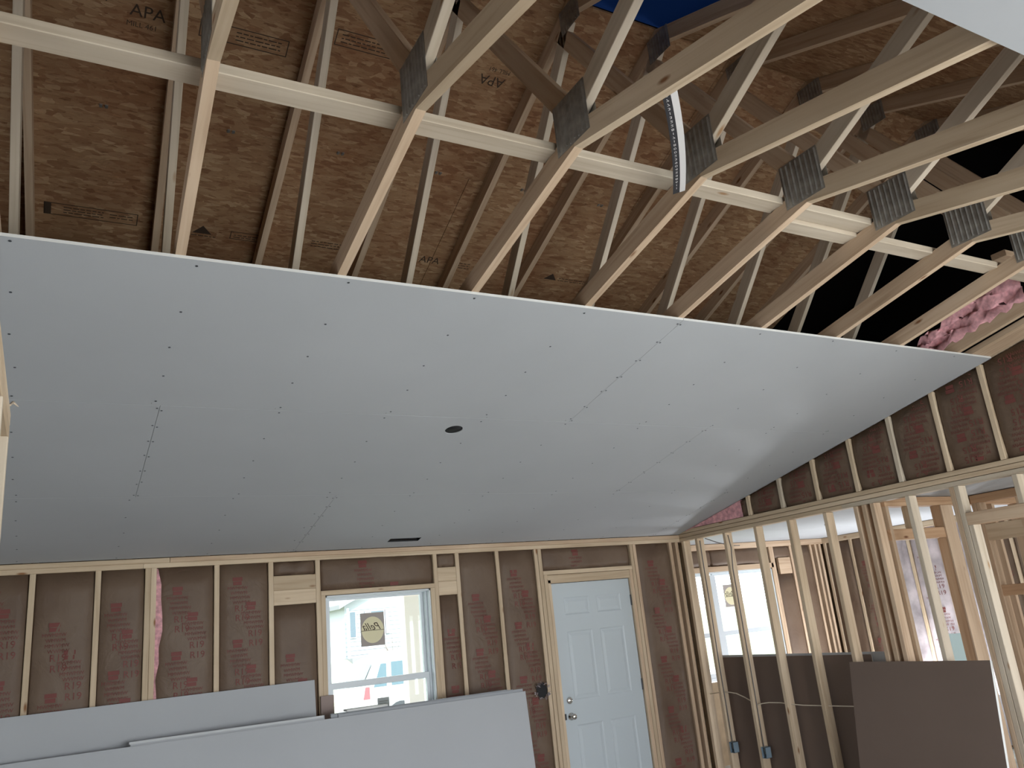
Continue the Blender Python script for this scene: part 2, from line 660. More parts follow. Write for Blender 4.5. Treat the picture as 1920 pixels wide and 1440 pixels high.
MB().box((-6.2, 0.4, 2.1), (-6.06, 3.6, 2.46)).build('wall_panel', M['shell'], wl)
MB().prism([(-2.4, 2.46), (6.62, 2.46), (YPK, 3.4)], 0, -6.2, -6.06).build('wall_panel', M['shell'], wl)

# ------------------------------------------------------------------ ceiling of drywall sheets
ce = empty('ceiling', (2.5, 5.0, 2.465), kind='structure')
TH = 0.0127
TRX = [0.435 + 0.6125 * k for k in range(-2, 9)]


def sheet_pieces(x0, x1, y0, y1, mb):
    pts = [(x0, y0), (x1, y0), (x1, y1), (x0, y1)]
    lo = [Vector((x, y, ceil_z(y))) for x, y in pts]
    hi = [p + Vector((0, 0, TH)) for p in lo]
    mb.face(lo[::-1])
    mb.face(hi)
    for i in range(4):
        j = (i + 1) % 4
        mb.face([lo[i], lo[j], hi[j], hi[i]], mi=1 if (i == 0 and abs(y0 - 3.045) < 0.01) else 0)


def sheet(x0, x1, y0, y1, hole=None):
    g = 0.0009
    x0, x1, y0, y1 = x0 + g, x1 - g, y0 + g, y1 - g
    mb = MB()
    if hole is None:
        sheet_pieces(x0, x1, y0, y1, mb)
    else:
        kind, cx, cy, hx, hy = hole
        ex, ey = (hx, hy) if kind == 'rect' else (hx * 1.3, hy * 1.3)
        xs, ys = [x0, cx - ex, cx + ex, x1], [y0, cy - ey, cy + ey, y1]
        for i in range(3):
            for j in range(3):
                if i == 1 and j == 1:
                    continue
                pts = [(xs[i], ys[j]), (xs[i + 1], ys[j]), (xs[i + 1], ys[j + 1]), (xs[i], ys[j + 1])]
                lo = [Vector((x, y, ceil_z(y))) for x, y in pts]
                mb.face(lo[::-1])
                mb.face([p + Vector((0, 0, TH)) for p in lo])
        rim = [(x0, y0), (x1, y0), (x1, y1), (x0, y1)]
        for i in range(4):
            a, b = rim[i], rim[(i + 1) % 4]
            A, B = Vector((*a, ceil_z(a[1]))), Vector((*b, ceil_z(b[1])))
            u = Vector((0, 0, TH))
            mb.face([A, B, B + u, A + u])
        if kind == 'rect':
            ring = [(cx - hx, cy - hy), (cx + hx, cy - hy), (cx + hx, cy + hy), (cx - hx, cy + hy)]
        else:
            n = 32
            ring, sq = [], []
            for k in range(n):
                a = 2 * math.pi * (k + 0.5) / n
                c, s_ = math.cos(a), math.sin(a)
                ring.append((cx + hx * c, cy + hy * s_))
                q = 1.0 / max(abs(c), abs(s_))
                sq.append((cx + ex * c * q, cy + ey * s_ * q))
            for k in range(n):
                j = (k + 1) % n
                f = [Vector((*p, ceil_z(p[1]))) for p in (sq[k], sq[j], ring[j], ring[k])]
                mb.face(f[::-1])
                mb.face([p + Vector((0, 0, TH)) for p in f])
            # corner triangles of the square ring
            for sx in (-1, 1):
                for sy in (-1, 1):
                    cands = sorted(sq, key=lambda p: (p[0] - cx - sx * ex) ** 2 + (p[1] - cy - sy * ey) ** 2)[:2]
                    tri = [Vector((*p, ceil_z(p[1]))) for p in (cands[0], cands[1], (cx + sx * ex, cy + sy * ey))]
                    if (tri[1] - tri[0]).cross(tri[2] - tri[0]).z > 0:
                        tri = tri[::-1]
                    mb.face(tri)
        m = len(ring)
        for k in range(m):
            a, b = ring[k], ring[(k + 1) % m]
            A, B = Vector((*a, ceil_z(a[1]))), Vector((*b, ceil_z(b[1])))
            u = Vector((0, 0, TH))
            mb.face([B, A, A + u, B + u], mi=2 if kind == 'rect' else 0)  # rim of the rectangular hole coloured black to paint in its shade
    return mb.build('drywall_sheet', [M['drywall'], M['gyp_edge'], M['black']], ce)


R_ = [3.045, 4.245, 5.44, 6.612]
CEIL_X0 = -6.05
sheets = []
for row, cuts in enumerate(([-4.41, -0.76, 2.897], [-3.2, 0.452, 4.10], [-1.94, 1.72, 5.375])):
    xs = [CEIL_X0] + cuts + [5.722]
    for a, b in zip(xs, xs[1:]):
        hole = None
        if row == 1 and a < 2.149 < b:
            hole = ('circle', 2.149, 4.405, 0.056, 0.056)
        if row == 2 and a < 2.6 < b:
            hole = ('rect', 2.60, 6.43, 0.137, 0.042)
        sheets.append((sheet(a, b, R_[row], R_[row + 1], hole), a, b, R_[row], R_[row + 1]))
for row in range(3):
    y1 = 0.937 - 1.194 * row
    y0 = max(y1 - 1.194, -2.4)
    for a, b in ((CEIL_X0, -2.2), (-2.2, 1.45), (1.45, 5.10), (5.10, 5.722)):
        sheets.append((sheet(a, b, y0, y1), a, b, y0, y1))
# screws: joined small heads per sheet
for o, a, b, y0, y1 in sheets:
    if b < -1.2 or y1 < 0:
        continue
    mb = MB()

    def head(x, y):
        z = ceil_z(y) - 0.0012
        r = 0.0062
        n = 6
        mb.face([Vector((x + r * math.cos(2 * math.pi * k / n), y + r * math.sin(2 * math.pi * k / n), z + (-S if y > YPK else S) * r * math.sin(2 * math.pi * k / n))) for k in range(n)][::-1])
    for X in TRX:
        if a + 0.05 < X < b - 0.05:
            for q in (0.03, 0.29, 0.53, 0.76, 0.965):
                head(X + random.uniform(-0.012, 0.012), y0 + (y1 - y0) * (q + random.uniform(-0.012, 0.012)))
    for e, s_ in ((a, 1), (b, -1)):
        if -1 < e < 5.6:
            for q in range(7):
                head(e + s_ * 0.012, y0 + (y1 - y0) * (0.03 + q * 0.157 + random.uniform(-0.015, 0.015)))
    if mb.f:
        mb.build('screw_heads', M['screw'], o)['kind'] = 'stuff'

# paper torn corner marks on the joint
# ------------------------------------------------------------------ roof deck of strand board
rf = empty('roof', (2.5, YR, ZR), kind='structure')
DK = 0.0978          # vertical thickness of a top chord
CS = 1 / math.sqrt(1 + SR * SR)
STEP = 1.2192 * CS


def deck_sheet(x0, x1, ya, yb, mat='osb', name='strand_board_sheet', th=0.0125, drop=0.0):
    g = 0.0016
    lo = [Vector((x, y, roof_z(y) + DK - drop)) for x, y in ((x0 + g, ya + g), (x1 - g, ya + g), (x1 - g, yb - g), (x0 + g, yb - g))]
    hi = [p + Vector((0, 0, th)) for p in lo]
    mb = MB()
    mb.face(lo[::-1])
    mb.face(hi)
    for i in range(4):
        j = (i + 1) % 4
        mb.face([lo[i], lo[j], hi[j], hi[i]])
    return mb.build(name, M[mat], rf)


deck = {}
offs = [1.005, -0.268, 1.64, 0.36, 1.005]
RX0, RX1, RXF = -6.3, 9.3, 4.11 + 0.3
for row in range(5):
    ya = YR + STEP * row
    yb = min(ya + STEP, 8.42)
    cuts = [offs[row] + 2.45 * k for k in range(-4, 5)]
    xe = 5.66
    xs = [RX0] + [c for c in cuts if RX0 + 0.3 < c < xe - 0.2] + [xe]
    for a, b in zip(xs, xs[1:]):
        deck[(row, round(a, 2))] = (deck_sheet(a, b, ya, yb), a, b, ya, yb)
deck_sheet(5.66, RX1, YR, 8.42, 'shade_felt', 'attic_shade_panel')  # black panel: the dark of the unlit attic put into its colour
NX1 = 5.95
for row in range(5):
    yb = YR - STEP * row
    ya = max(yb - STEP, -2.72)
    if row == 0:
        segs = [(RX0, -2.6), (-2.6, -0.18), (-0.18, 2.2725), (2.885, NX1)]
    else:
        o_ = (1.66, 0.435, 1.045, 2.27)[row - 1]
        cuts = [o_ + 2.45 * k for k in range(-3, 3)]
        xs = [RX0] + [c for c in cuts if RX0 + 0.3 < c < NX1 - 0.2] + [NX1]
        segs = list(zip(xs, xs[1:]))
    for a, b in segs:
        deck_sheet(a, b, ya, yb)
deck_sheet(NX1, RX1, -2.72, YR, 'shade_felt', 'attic_shade_panel')  # near slope likewise: unlit attic painted as a black panel
# roofing felt over the sheets, added against light leaks (left open above the tarp)
def shade_felt(x0, x1, ya, yb):
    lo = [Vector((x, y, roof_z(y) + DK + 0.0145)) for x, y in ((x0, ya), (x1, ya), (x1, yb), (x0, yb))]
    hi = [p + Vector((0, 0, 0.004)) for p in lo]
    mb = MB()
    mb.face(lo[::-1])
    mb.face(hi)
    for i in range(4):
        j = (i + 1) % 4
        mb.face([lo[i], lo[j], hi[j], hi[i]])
    mb.build('roofing_felt', M['shade_felt'], rf)


shade_felt(RX0, 5.66, YR, 8.42)
shade_felt(RX0, 2.26, YR - STEP, YR)
shade_felt(2.90, NX1, YR - STEP, YR)
shade_felt(RX0, NX1, -2.72, YR - STEP)
# gable ends, porch soffit and fascia close the attic
for x in (RX0, RX1 - 0.02):
    MB().prism([(-2.7, 2.45), (8.42, 2.45), (8.42, roof_z(8.42) + DK), (YR, ZR + DK), (-2.7, roof_z(-2.7) + DK)], 0, x, x + 0.02).build('gable_end', M['sheathing'], rf)
MB().box((RX0, 6.78, 2.42), (5.85, 8.42, 2.45)).build('porch_soffit', M['bounce_wrap'], rf)
MB().box((RX0, 8.40, 2.40), (RX1, 8.43, roof_z(8.42) + DK)).build('fascia', M['shell'], rf)
MB().box((RX0, -2.74, 2.40), (RX1, -2.72, roof_z(-2.7) + DK)).build('fascia', M['shell'], rf)
MB().box((5.85, 7.6, 2.42), (RX1, 8.42, 2.45)).build('porch_soffit', M['sheathing'], rf)
# panel clips on the sheathing joint
for X in (0.12, 0.74, 1.35, 1.97, 2.58, 3.19):
    y = YR + STEP
    z = roof_z(y) + DK
    MB().box((X - 0.02, y - 0.013, z - 0.006), (X - 0.006, y + 0.013, z - 0.001)).box((X + 0.006, y - 0.013, z - 0.006), (X + 0.02, y + 0.013, z - 0.001)).build('panel_clip', M['galv'], rf)


def deck_print(row, X, y, items, rot180=False):
    """printed marks on the underside: local right = +X, up = towards the ridge"""
    for (r, a_), (o, a, b, ya, yb) in deck.items():
        if r == row and a <= X <= b:
            mb = MB()
            sgn = -1 if rot180 else 1

            def fn(x, v):
                yy = y - sgn * v * CS
                return Vector((X + sgn * x, yy, roof_z(yy) + DK - 0.0012))
            for sh in items:
                place_shape(mb, sh, fn)
            mb.build('printed_stamp', M['black_ink'], o)
            return


def shifted(shape, dx, dy):
    return [(x + dx, y + dy) for x, y in shape[0]], shape[1]


def lines(x0, x1, y0, n, gap, h=0.006):
    out = []
    for k in range(n):
        x = x0
        while x < x1:
            w = random.uniform(0.012, 0.04)
            out.append(rect_shape(x, min(x + w, x1), y0 - k * gap, y0 - k * gap + h))
            x += w + 0.007
    return out


apa = [text_shape('APA', 0.085), shifted(text_shape('MILL 461', 0.036), -0.02, -0.068)]
deck_print(0, 0.27, 3.475, apa)
deck_print(0, 0.045, 3.43, [shifted(text_shape('X', 0.05), 0, 0)] + lines(-0.06, 0.05, -0.02, 2, 0.018))
deck_print(0, 0.70, 3.475, [outline_shape(-0.20, 0.225, -0.045, 0.045, 0.005)] + lines(-0.03, 0.19, 0.018, 3, 0.02) + [outline_shape(-0.16, -0.10, -0.028, 0.028, 0.006)])
deck_print(0, 1.31, 3.35, [outline_shape(-0.17, 0.19, -0.045, 0.045, 0.005)] + lines(-0.14, 0.12, 0.016, 3, 0.02))
deck_print(0, 2.05, 3.36, [text_shape('APA', 0.085), shifted(text_shape('MILL 461', 0.036), -0.02, -0.068)], True)
deck_print(1, 0.11, 4.63, [outline_shape(-0.235, 0.235, -0.042, 0.042, 0.005)] + lines(-0.14, 0.06, 0.016, 3, 0.018) + lines(0.09, 0.21, 0.01, 2, 0.02) + [rect_shape(-0.235, -0.20, -0.04, 0.04)])
deck_print(1, 0.70, 4.64, [([(-0.055, -0.02), (0.055, -0.02), (0.0, 0.04)], [(0, 1, 2)])] + lines(-0.06, 0.08, -0.04, 1, 0.02))
deck_print(1, 0.93, 4.64, [outline_shape(-0.07, 0.11, -0.03, 0.03, 0.005)] + lines(-0.05, 0.09, 0.0, 2, 0.016))
deck_print(1, 1.45, 4.62, lines(-0.1, 0.1, 0.02, 3, 0.02))
deck_print(1, 2.17, 4.62, [text_shape('APA', 0.08)])
deck_print(1, 2.42, 4.63, lines(-0.06, 0.06, 0.02, 3, 0.02))
deck_print(1, 3.15, 4.62, [([(-0.055, -0.02), (0.055, -0.02), (0.0, 0.04)], [(0, 1, 2)])] + lines(0.07, 0.30, 0.0, 2, 0.02))
deck_print(0, 2.62, 3.36, [([(-0.03, -0.03), (0.04, -0.02), (0.0, 0.045)], [(0, 1, 2)])])

# blue tarp over the missing roof sheet near the ridge
mb = MB()
for i in range(6):
    for j in range(6):
        def tp(i, j):
            x = 2.15 + 0.85 * i / 6
            y = 1.6 + (YR + 0.12 - 1.6) * j / 6
            return Vector((x, y, ZR - SR * (YR - y) + DK + 0.03 + 0.012 * math.sin(3 * i + 1.7 * j)))
        mb.face([tp(i, j), tp(i, j + 1), tp(i + 1, j + 1), tp(i + 1, j)])
thing_mesh('roof_tarp', mb, M['tarp'], 'dark blue tarp showing through the roof opening at the ridge', 'tarp', smooth=True)

# ================================================================== ROOF TRUSSES
UNDER = ZPK + TH + 0.0005


def chord_far(y):
    return UNDER - S * (y - YPK)


def plate_mesh(mb, y0, y1, z0, z1, x, sgn):
    """galvanized plate with rows of punched ridges, on the side of a truss"""
    t = 0.0015
    xa, xb = (x, x + sgn * t)
    mb.box((min(xa, xb), y0, z0), (max(xa, xb), y1, z1))
    n = 8
    for k in range(n):
        yc = y0 + (y1 - y0) * (k + 0.5) / n
        q = 1
        for j in range(q):
            za = z0 + (z1 - z0) * (j + 0.03 + 0.03 * (k % 2)) / q
            zb = za + (z1 - z0) * 0.93 / q
            w = 0.006
            p = [Vector((xb, yc - w, za)), Vector((xb, yc + w, za)), Vector((xb, yc + w, zb)), Vector((xb, yc - w, zb))]
            r0_, r1_ = Vector((xb + sgn * 0.0045, yc, za + 0.004)), Vector((xb + sgn * 0.0045, yc, zb - 0.004))
            mb.face([p[0], p[3], r1_, r0_])
            mb.face([p[1], r0_, r1_, p[2]])
            mb.face([p[0], r0_, p[1]])
            mb.face([p[2], r1_, p[3]])


def make_truss():
    t = empty('roof_truss', (0, YPK, ZPK))
    w = 0.019
    dv = 0.089 * math.sqrt(1 + S * S)
    e = 7.0
    MB().prism([(YPK, UNDER), (e, chord_far(e)), (e, chord_far(e) + dv), (YPK, UNDER + dv)], 0, -w, w, (0, 1, -S)).build('bottom_chord', M['fir'], t)
    n_ = -2.42
    zn = UNDER - S * (YPK - n_)
    MB().prism([(YPK, UNDER), (YPK, UNDER + dv), (n_, zn + dv), (n_, zn)], 0, -w, w, (0, 1, S)).build('bottom_chord', M['pine'], t)
    MB().prism([(YR, ZR), (8.38, roof_z(8.38)), (8.38, roof_z(8.38) + DK - 0.001), (YR, ZR + DK - 0.001)], 0, -w, w, (0, 1, -SR)).build('top_chord', M['fir'], t)
    MB().prism([(YR, ZR), (YR, ZR + DK - 0.001), (-2.68, roof_z(-2.68) + DK - 0.001), (-2.68, roof_z(-2.68))], 0, -w, w, (0, 1, SR)).build('top_chord', M['fir'], t)

    def web(p, q, mat):
        MB().beam((0, *p), (0, *q), 0.0365, 0.089, (1, 0, 0) if False else (0, -(q[1] - p[1]), q[0] - p[0]), 0.002).build('web', M[mat], t)
    web((2.09, 3.50), (2.97, 4.79), 'fir')
    web((2.88, 4.80), (4.36, 3.00), 'white_pine')
    web((2.13, 3.535), (1.02, 4.10), 'white_pine')
    web((0.98, 4.06), (0.25, 3.06), 'pine')
    mb = MB()
    plate_mesh(mb, 2.012, 2.23, 3.43, 3.645, -w - 0.0002, -1)
    mb.build('connector_plate', M['galv'], t)
    mb = MB()
    plate_mesh(mb, 2.012, 2.23, 3.43, 3.645, w + 0.0002, 1)
    mb.build('connector_plate', M['galv'], t)
    mb = MB()
    plate_mesh(mb, 2.755, 2.935, 4.735, 4.885, -w - 0.0002, -1)
    mb.build('connector_plate', M['galv'], t)
    mb = MB()
    plate_mesh(mb, 4.22, 4.42, chord_far(4.32) + 0.005, chord_far(4.32) + 0.15, -w - 0.0002, -1)
    mb.build('connector_plate', M['galv'], t)
    return t


def copy_tree(o, parent=None):
    c = o.copy()
    COL.objects.link(c)
    if parent is not None:
        c.parent = parent
    for ch in list(o.children):
        copy_tree(ch, c)
    return c


tr0 = make_truss()
TRUSS_LABELS = [
    'roof truss at the left edge of the photo, only its pale web showing',
    'second roof truss from the left, its plate seen edge-on beside the stamped panel',
    'third roof truss from the left, first one with a clearly ribbed steel plate',
    'fourth roof truss from the left, its ribbed plate left of the numbered strap',
    'fifth roof truss from the left, the numbered strap resting against its plate',
    'sixth roof truss from the left, first one right of the numbered strap',
    'seventh roof truss from the left, where the first bracing board ends past its plate',
    'eighth roof truss from the left, crossing the darkest part of the attic',
    'second roof truss from the right, with the sawn block beside its plate',
    'rightmost roof truss, its lower chord below the pink fiberglass',
]
TX = [(-0.262, -0.03), (0.345, -0.04), (1.005, -0.015), (1.64, -0.01), (2.258, -0.025), (2.882, 0.0), (3.505, 0.01), (4.125, 0.0), (4.735, 0.0), (5.345, 0.0)]
for k in range(10):
    o = tr0 if k == 0 else copy_tree(tr0)
    o.location = (TX[k][0], YPK, ZPK)
    o.rotation_euler = (0, 0, TX[k][1])
    tag(o, TRUSS_LABELS[k], 'roof truss', 'roof trusses over the room')

# ------------------------------------------------------------------ bracing boards lying on the chords


def board(name, p0, p1, w, d, mat, label, cat, group=None, upv=(0, 0, 1)):
    return thing_mesh(name, MB().beam(p0, p1, w, d, upv), M[mat], label, cat, group)


zb = chord_far(2.29) + 0.0915 + 0.019
board('bracing_board', (-0.75, 2.289, zb), (3.50, 2.289, zb), 0.092, 0.038, 'white_pine', 'long pale bracing board lying across the truss chords from the left edge', 'board', 'bracing boards across the trusses')
board('bracing_board', (2.97, 2.383, zb - 0.02), (5.40, 2.383, zb - 0.02), 0.092, 0.038, 'white_pine', 'second pale bracing board overlapping the first and running to the right edge', 'board', 'bracing boards across the trusses')
board('wood_block', (4.93, 2.42, 3.60), (5.32, 2.42, 3.60), 0.089, 0.038, 'fir', 'short sawn block sticking out near the right edge above the bracing', 'wood block')

# ------------------------------------------------------------------ numbered paper strap
st = empty('paper_strap', (1.97, 1.9, 3.39))
P0, P1 = Vector((1.70, 1.675, 3.375)), Vector((2.222, 2.235, 3.405))
nseg = 14


def strap_pt(f, side):
    p = P0.lerp(P1, f)
    sag = 4 * f * (1 - f)
    p = p + Vector((0.012, -0.006, 0.0)) * sag
    return p + side


tw = (P1 - P0).normalized()
wv = Vector((0.62, -0.60, 0.10))
wv = (wv - wv.dot(tw) * tw).normalized()
nv = tw.cross(wv).normalized()
mw, mk, mt = MB(), MB(), MB()
for i in range(nseg):
    f0, f1 = i / nseg, (i + 1) / nseg
    for mbx, a, b, nn in ((mk, -0.028, 0.0, 0.0), (mw, 0.0, 0.024, 0.0)):
        A = [strap_pt(f0, wv * a), strap_pt(f1, wv * a), strap_pt(f1, wv * b), strap_pt(f0, wv * b)]
        B = [p + nv * 0.0012 for p in A]
        mbx.face(A)
        mbx.face(B[::-1])
        for q in range(4):
            r = (q + 1) % 4
            mbx.face([A[q], A[r], B[r], B[q]])
# the strap's printed dashes
for i in range(26):
    f = 0.03 + 0.94 * i / 26
    L = (P1 - P0).length
    sh = text_shape(random.choice('0123456789'), 0.023)

    def fn(x, y, f=f):
        g = f + y / L
        return strap_pt(g, wv * (-0.014 + x)) - nv * 0.0012
    place_shape(mt, sh, fn)
    place_shape(mt, sh, lambda x, y, f=f: fn(x, y, f) + nv * 0.0036)
mk.build('black_band', M['paper_black'], st)
mw.build('white_band', M['paper_white'], st)
mt.build('printed_numbers', M['paper_white'], st)
tag(st, 'black and white strap printed with numerals hanging between two trusses', 'strap')

# ------------------------------------------------------------------ recessed light and duct boot in the ceiling
cx, cy = 2.149, 4.405
nrm = Vector((0, S, 1)).normalized()
o0 = Vector((cx, cy, ceil_z(cy) + 0.004))
rl = empty('recessed_light', o0)
MB().lathe([(0.055, 0.0), (0.0548, 0.11), (0.0, 0.112)], o0, nrm, 28).build('can', M['black'], rl, True)
MB().lathe([(0.0, 0.0), (0.012, 0.0), (0.014, 0.012), (0.014, 0.05), (0.0, 0.05)], o0 + Vector((-0.022, 0.015, 0.025)), (0.3, 0.2, 1), 14).build('socket', M['paper_white'], rl, True)
MB().tube([o0 + Vector((0.04, -0.03, 0.06)), o0 + Vector((0.022, -0.01, 0.02)), o0 + Vector((0.005, 0.012, 0.03)), o0 + Vector((-0.004, 0.0, 0.06))], 0.004, 6).build('wire', M['paper_white'], rl, True)
tag(rl, 'round open recessed light can cut into the sloped white ceiling', 'light')
vb = empty('duct_boot', (2.6, 6.43, ceil_z(6.43)))
mb = MB()
zz = ceil_z(6.43)
for lo, hi in (((2.463, 6.386, zz + 0.012), (2.737, 6.39, zz + 0.16)), ((2.463, 6.47, zz + 0.012), (2.737, 6.474, zz + 0.16)), ((2.461, 6.386, zz + 0.012), (2.465, 6.474, zz + 0.16)), ((2.735, 6.386, zz + 0.012), (2.739, 6.474, zz + 0.16)), ((2.461, 6.386, zz + 0.16), (2.739, 6.474, zz + 0.165))):
    mb.box(lo, hi)
mb.build('boot', M['dark_metal'], vb)
tag(vb, 'dark rectangular duct opening in the ceiling above the window', 'vent')

# ================================================================== INSULATION BATTS


def batt(parent, org, ea, en, a0, a1, zb0, zt0, zt1, seed, stamps='R19', flip=False, depth=0.075, recess=0.014, bulge=0.016, mat='kraft', wrinkle=0.004, dens=1.0):
    rnd = random.Random(seed)
    org, ea, en = Vector(org), Vector(ea), Vector(en)
    ez = Vector((0, 0, 1))
    nu = 8
    nv = max(3, int(max(zt0, zt1) - zb0) * 6 + 4)
    ph = [(rnd.uniform(0, 6.28), rnd.uniform(3, 9), rnd.uniform(2, 7)) for _ in range(5)]

    def offs_(s, t_):
        e = min(s, 1 - s)
        b = -recess + bulge * (4 * s * (1 - s)) ** 0.7
        if e < 0.02:
            b = -recess - 0.012
        for p, fa, fz in ph:
            b += wrinkle * 0.5 * math.sin(p + fa * s * 3 + fz * t_ * 4) * min(1, 6 * e)
        if t_ < 0.001 or t_ > 0.999:
            b -= 0.012
        return b

    def top(s):
        return zt0 + (zt1 - zt0) * s
    G = [[None] * (nv + 1) for _ in range(nu + 1)]
    O = [[0.0] * (nv + 1) for _ in range(nu + 1)]
    ss = [0, 0.03] + [0.03 + 0.94 * k / (nu - 2) for k in range(1, nu - 2)] + [0.97, 1]
    for i in range(nu + 1):
        for j in range(nv + 1):
            s, t_ = ss[i], j / nv
            O[i][j] = offs_(s, t_)
            G[i][j] = org + ea * (a0 + (a1 - a0) * s) + ez * (zb0 + (top(s) - zb0) * t_) + en * O[i][j]
    mb = MB()
    for i in range(nu):
        for j in range(nv):
            mb.face([G[i][j], G[i + 1][j], G[i + 1][j + 1], G[i][j + 1]])
    # sides back into the cavity
    rim = [G[i][0] for i in range(nu + 1)] + [G[nu][j] for j in range(1, nv + 1)] + [G[i][nv] for i in range(nu - 1, -1, -1)] + [G[0][j] for j in range(nv - 1, 0, -1)]

    def back(p):
        return p - en * ((p - org).dot(en) + depth)
    for k in range(len(rim)):
        p, q = rim[k], rim[(k + 1) % len(rim)]
        mb.face([q, p, back(p), back(q)])
    o = mb.build('insulation_batt', M[mat], parent, True)
    if stamps:
        def surf(a, z):
            s = (a - a0) / (a1 - a0)
            if not (0.04 < s < 0.96):
                return None
            t_ = (z - zb0) / max(1e-4, top(s) - zb0)
            if not (0.02 < t_ < 0.98):
                return None
            i = max(k for k in range(nu) if ss[k] <= s)
            u = (s - ss[i]) / (ss[i + 1] - ss[i])
            jf = t_ * nv
            j = min(int(jf), nv - 1)
            v = jf - j
            b = (O[i][j] * (1 - u) + O[i + 1][j] * u) * (1 - v) + (O[i][j + 1] * (1 - u) + O[i + 1][j + 1] * u) * v
            return org + ea * a + ez * z + en * (b + 0.0035)
        pm = MB()
        width = a1 - a0
        zmax = max(zt0, zt1)
        sg = -1 if flip else 1

        def put(sh, ac, zc):
            vs, fs = sh
            P = [surf(ac + sg * x, zc + sg * y) for x, y in vs]
            for f in fs:
                if all(P[q] is not None for q in f):
                    pm.face([P[q] for q in f])
        start = rnd.uniform(0, 0.35) if zmax - zb0 > 0.5 else -0.0
        for col, fr in enumerate((0.36, 0.63) if width > 0.2 else (0.5,)):
            ac = a0 + width * fr
            z = zmax - 0.02 - start - col * 0.19
            while z > zb0 - 0.3:
                h = 0.028
                put(rect_shape(-0.036, 0.036, -h, 0.0), ac, z)
                put(rect_shape(-0.032, 0.030, -h * 2.1, -h * 1.15), ac, z)
                for r in range(4):
                    put(text_shape(('MWMMW', 'WMWM', 'MMWMW', 'WWMW')[r], 0.034), ac + 0.010 * r, z - sg * 0.082 - sg * r * 0.036)
                put(text_shape(stamps, 0.066), ac + 0.03, z - sg * 0.235)
                put(text_shape(stamps, 0.066), ac + 0.035, z - sg * 0.305)
                z -= 0.46 / dens
        if pm.f:
            pm.build('red_printing', M['red_ink'], o)
    return o


# ================================================================== BACK WALL
wb_ = empty('wall_back', (2.7, YB, 0), kind='structure')
DW = 0.14


def vstud(x, z0=0.076, z1=PL0, w=0.038, mat='pine', parent=None, jog=0.0):
    return MB().beam((x, YB + DW / 2 + jog, z0), (x, YB + DW / 2 + jog, z1), w, DW, (0, 1, 0)).build('stud', M[mat], parent or wb_)


MB().beam((-6.0, YB + DW / 2, (PL0 + 2.428) / 2), (0.62, YB + DW / 2, (PL0 + 2.428) / 2), DW, 0.0355).build('top_plate', M['pine'], wb_)
MB().beam((0.622, YB + DW / 2, (PL0 + 2.428) / 2), (5.87, YB + DW / 2, (PL0 + 2.428) / 2), DW, 0.0355).build('top_plate', M['pine'], wb_)
MB().beam((-6.0, YB + DW / 2 + 0.001, 2.446), (0.80, YB + DW / 2 + 0.001, 2.446), DW, 0.0355).build('top_plate', M['pine'], wb_)
MB().beam((0.803, YB + DW / 2 - 0.002, 2.446), (5.87, YB + DW / 2 - 0.002, 2.446), DW, 0.0355).build('top_plate', M['fir'], wb_)
MB().beam((-6.0, YB + DW / 2, 0.019), (4.03, YB + DW / 2, 0.019), DW, 0.038).build('bottom_plate', M['pine'], wb_)
MB().beam((5.14, YB + DW / 2, 0.019), (5.87, YB + DW / 2, 0.019), DW, 0.038).build('bottom_plate', M['pine'], wb_)
SX = [-0.890, -0.484, -0.078, 0.328, 0.655, 0.694, 1.137, 1.542, 1.915, 2.949, 3.163, 3.566, 3.976, 4.018, 5.090, 5.132, 5.60, 5.685]
jogs = {0.328: 0.004, 3.566: 0.003}
for x in SX:
    vstud(x, 0.038, mat='fir' if x in (5.60, 5.685, 5.132) else 'pine', jog=jogs.get(x, 0))
for x in [-1.3 - 0.406 * k for k in range(11)]:
    vstud(x, 0.038)
# window: jack studs, header plate, sill
WZ0, WZ1 = 0.90, 2.108
for x in (1.953, 2.911):
    vstud(x, 0.038, WZ1)
MB().beam((1.936, YB + DW / 2, WZ1 + 0.019), (2.93, YB + DW / 2, WZ1 + 0.019), DW, 0.038).build('header_plate', M['pine'], wb_)
MB().beam((1.975, YB + DW / 2, WZ0 - 0.02), (2.89, YB + DW / 2, WZ0 - 0.02), DW, 0.038).build('sill_plate', M['pine'], wb_)
# flat backing boards either side of the window
for x0, x1, a, b in ((1.562, 1.895, 2.172, 2.284), (1.562, 1.895, 2.058, 2.171), (2.969, 3.143, 2.158, 2.276), (2.969, 3.143, 2.040, 2.157)):
    MB().beam((x0, YB + 0.022, (a + b) / 2), (x1, YB + 0.022, (a + b) / 2), 0.038, b - a).build('backing_block', M['pine'], wb_)
# door opening
DZ = 2.150
MB().beam((4.0375, YB + DW / 2, DZ + 0.019), (5.0705, YB + DW / 2, DZ + 0.019), DW, 0.038).build('header_plate', M['pine'], wb_)
vs_ = vstud(4.058, 0.038, DZ, 0.036)
vs_ = vstud(5.050, 0.038, DZ, 0.036, 'fir')
# sheathing outside, split around the openings
for lo, hi in (((-6.2, 6.762, -0.05), (1.935, 6.775, 2.46)), ((1.935, 6.762, 2.13), (2.93, 6.775, 2.46)), ((1.935, 6.762, -0.05), (2.93, 6.775, 0.88)), ((2.93, 6.762, -0.05), (4.04, 6.775, 2.46)), ((4.04, 6.762, 2.16), (5.07, 6.775, 2.46)), ((5.07, 6.762, -0.05), (5.87, 6.775, 2.46))):
    MB().box(lo, hi).build('sheathing', M['bounce_wrap'], wb_)
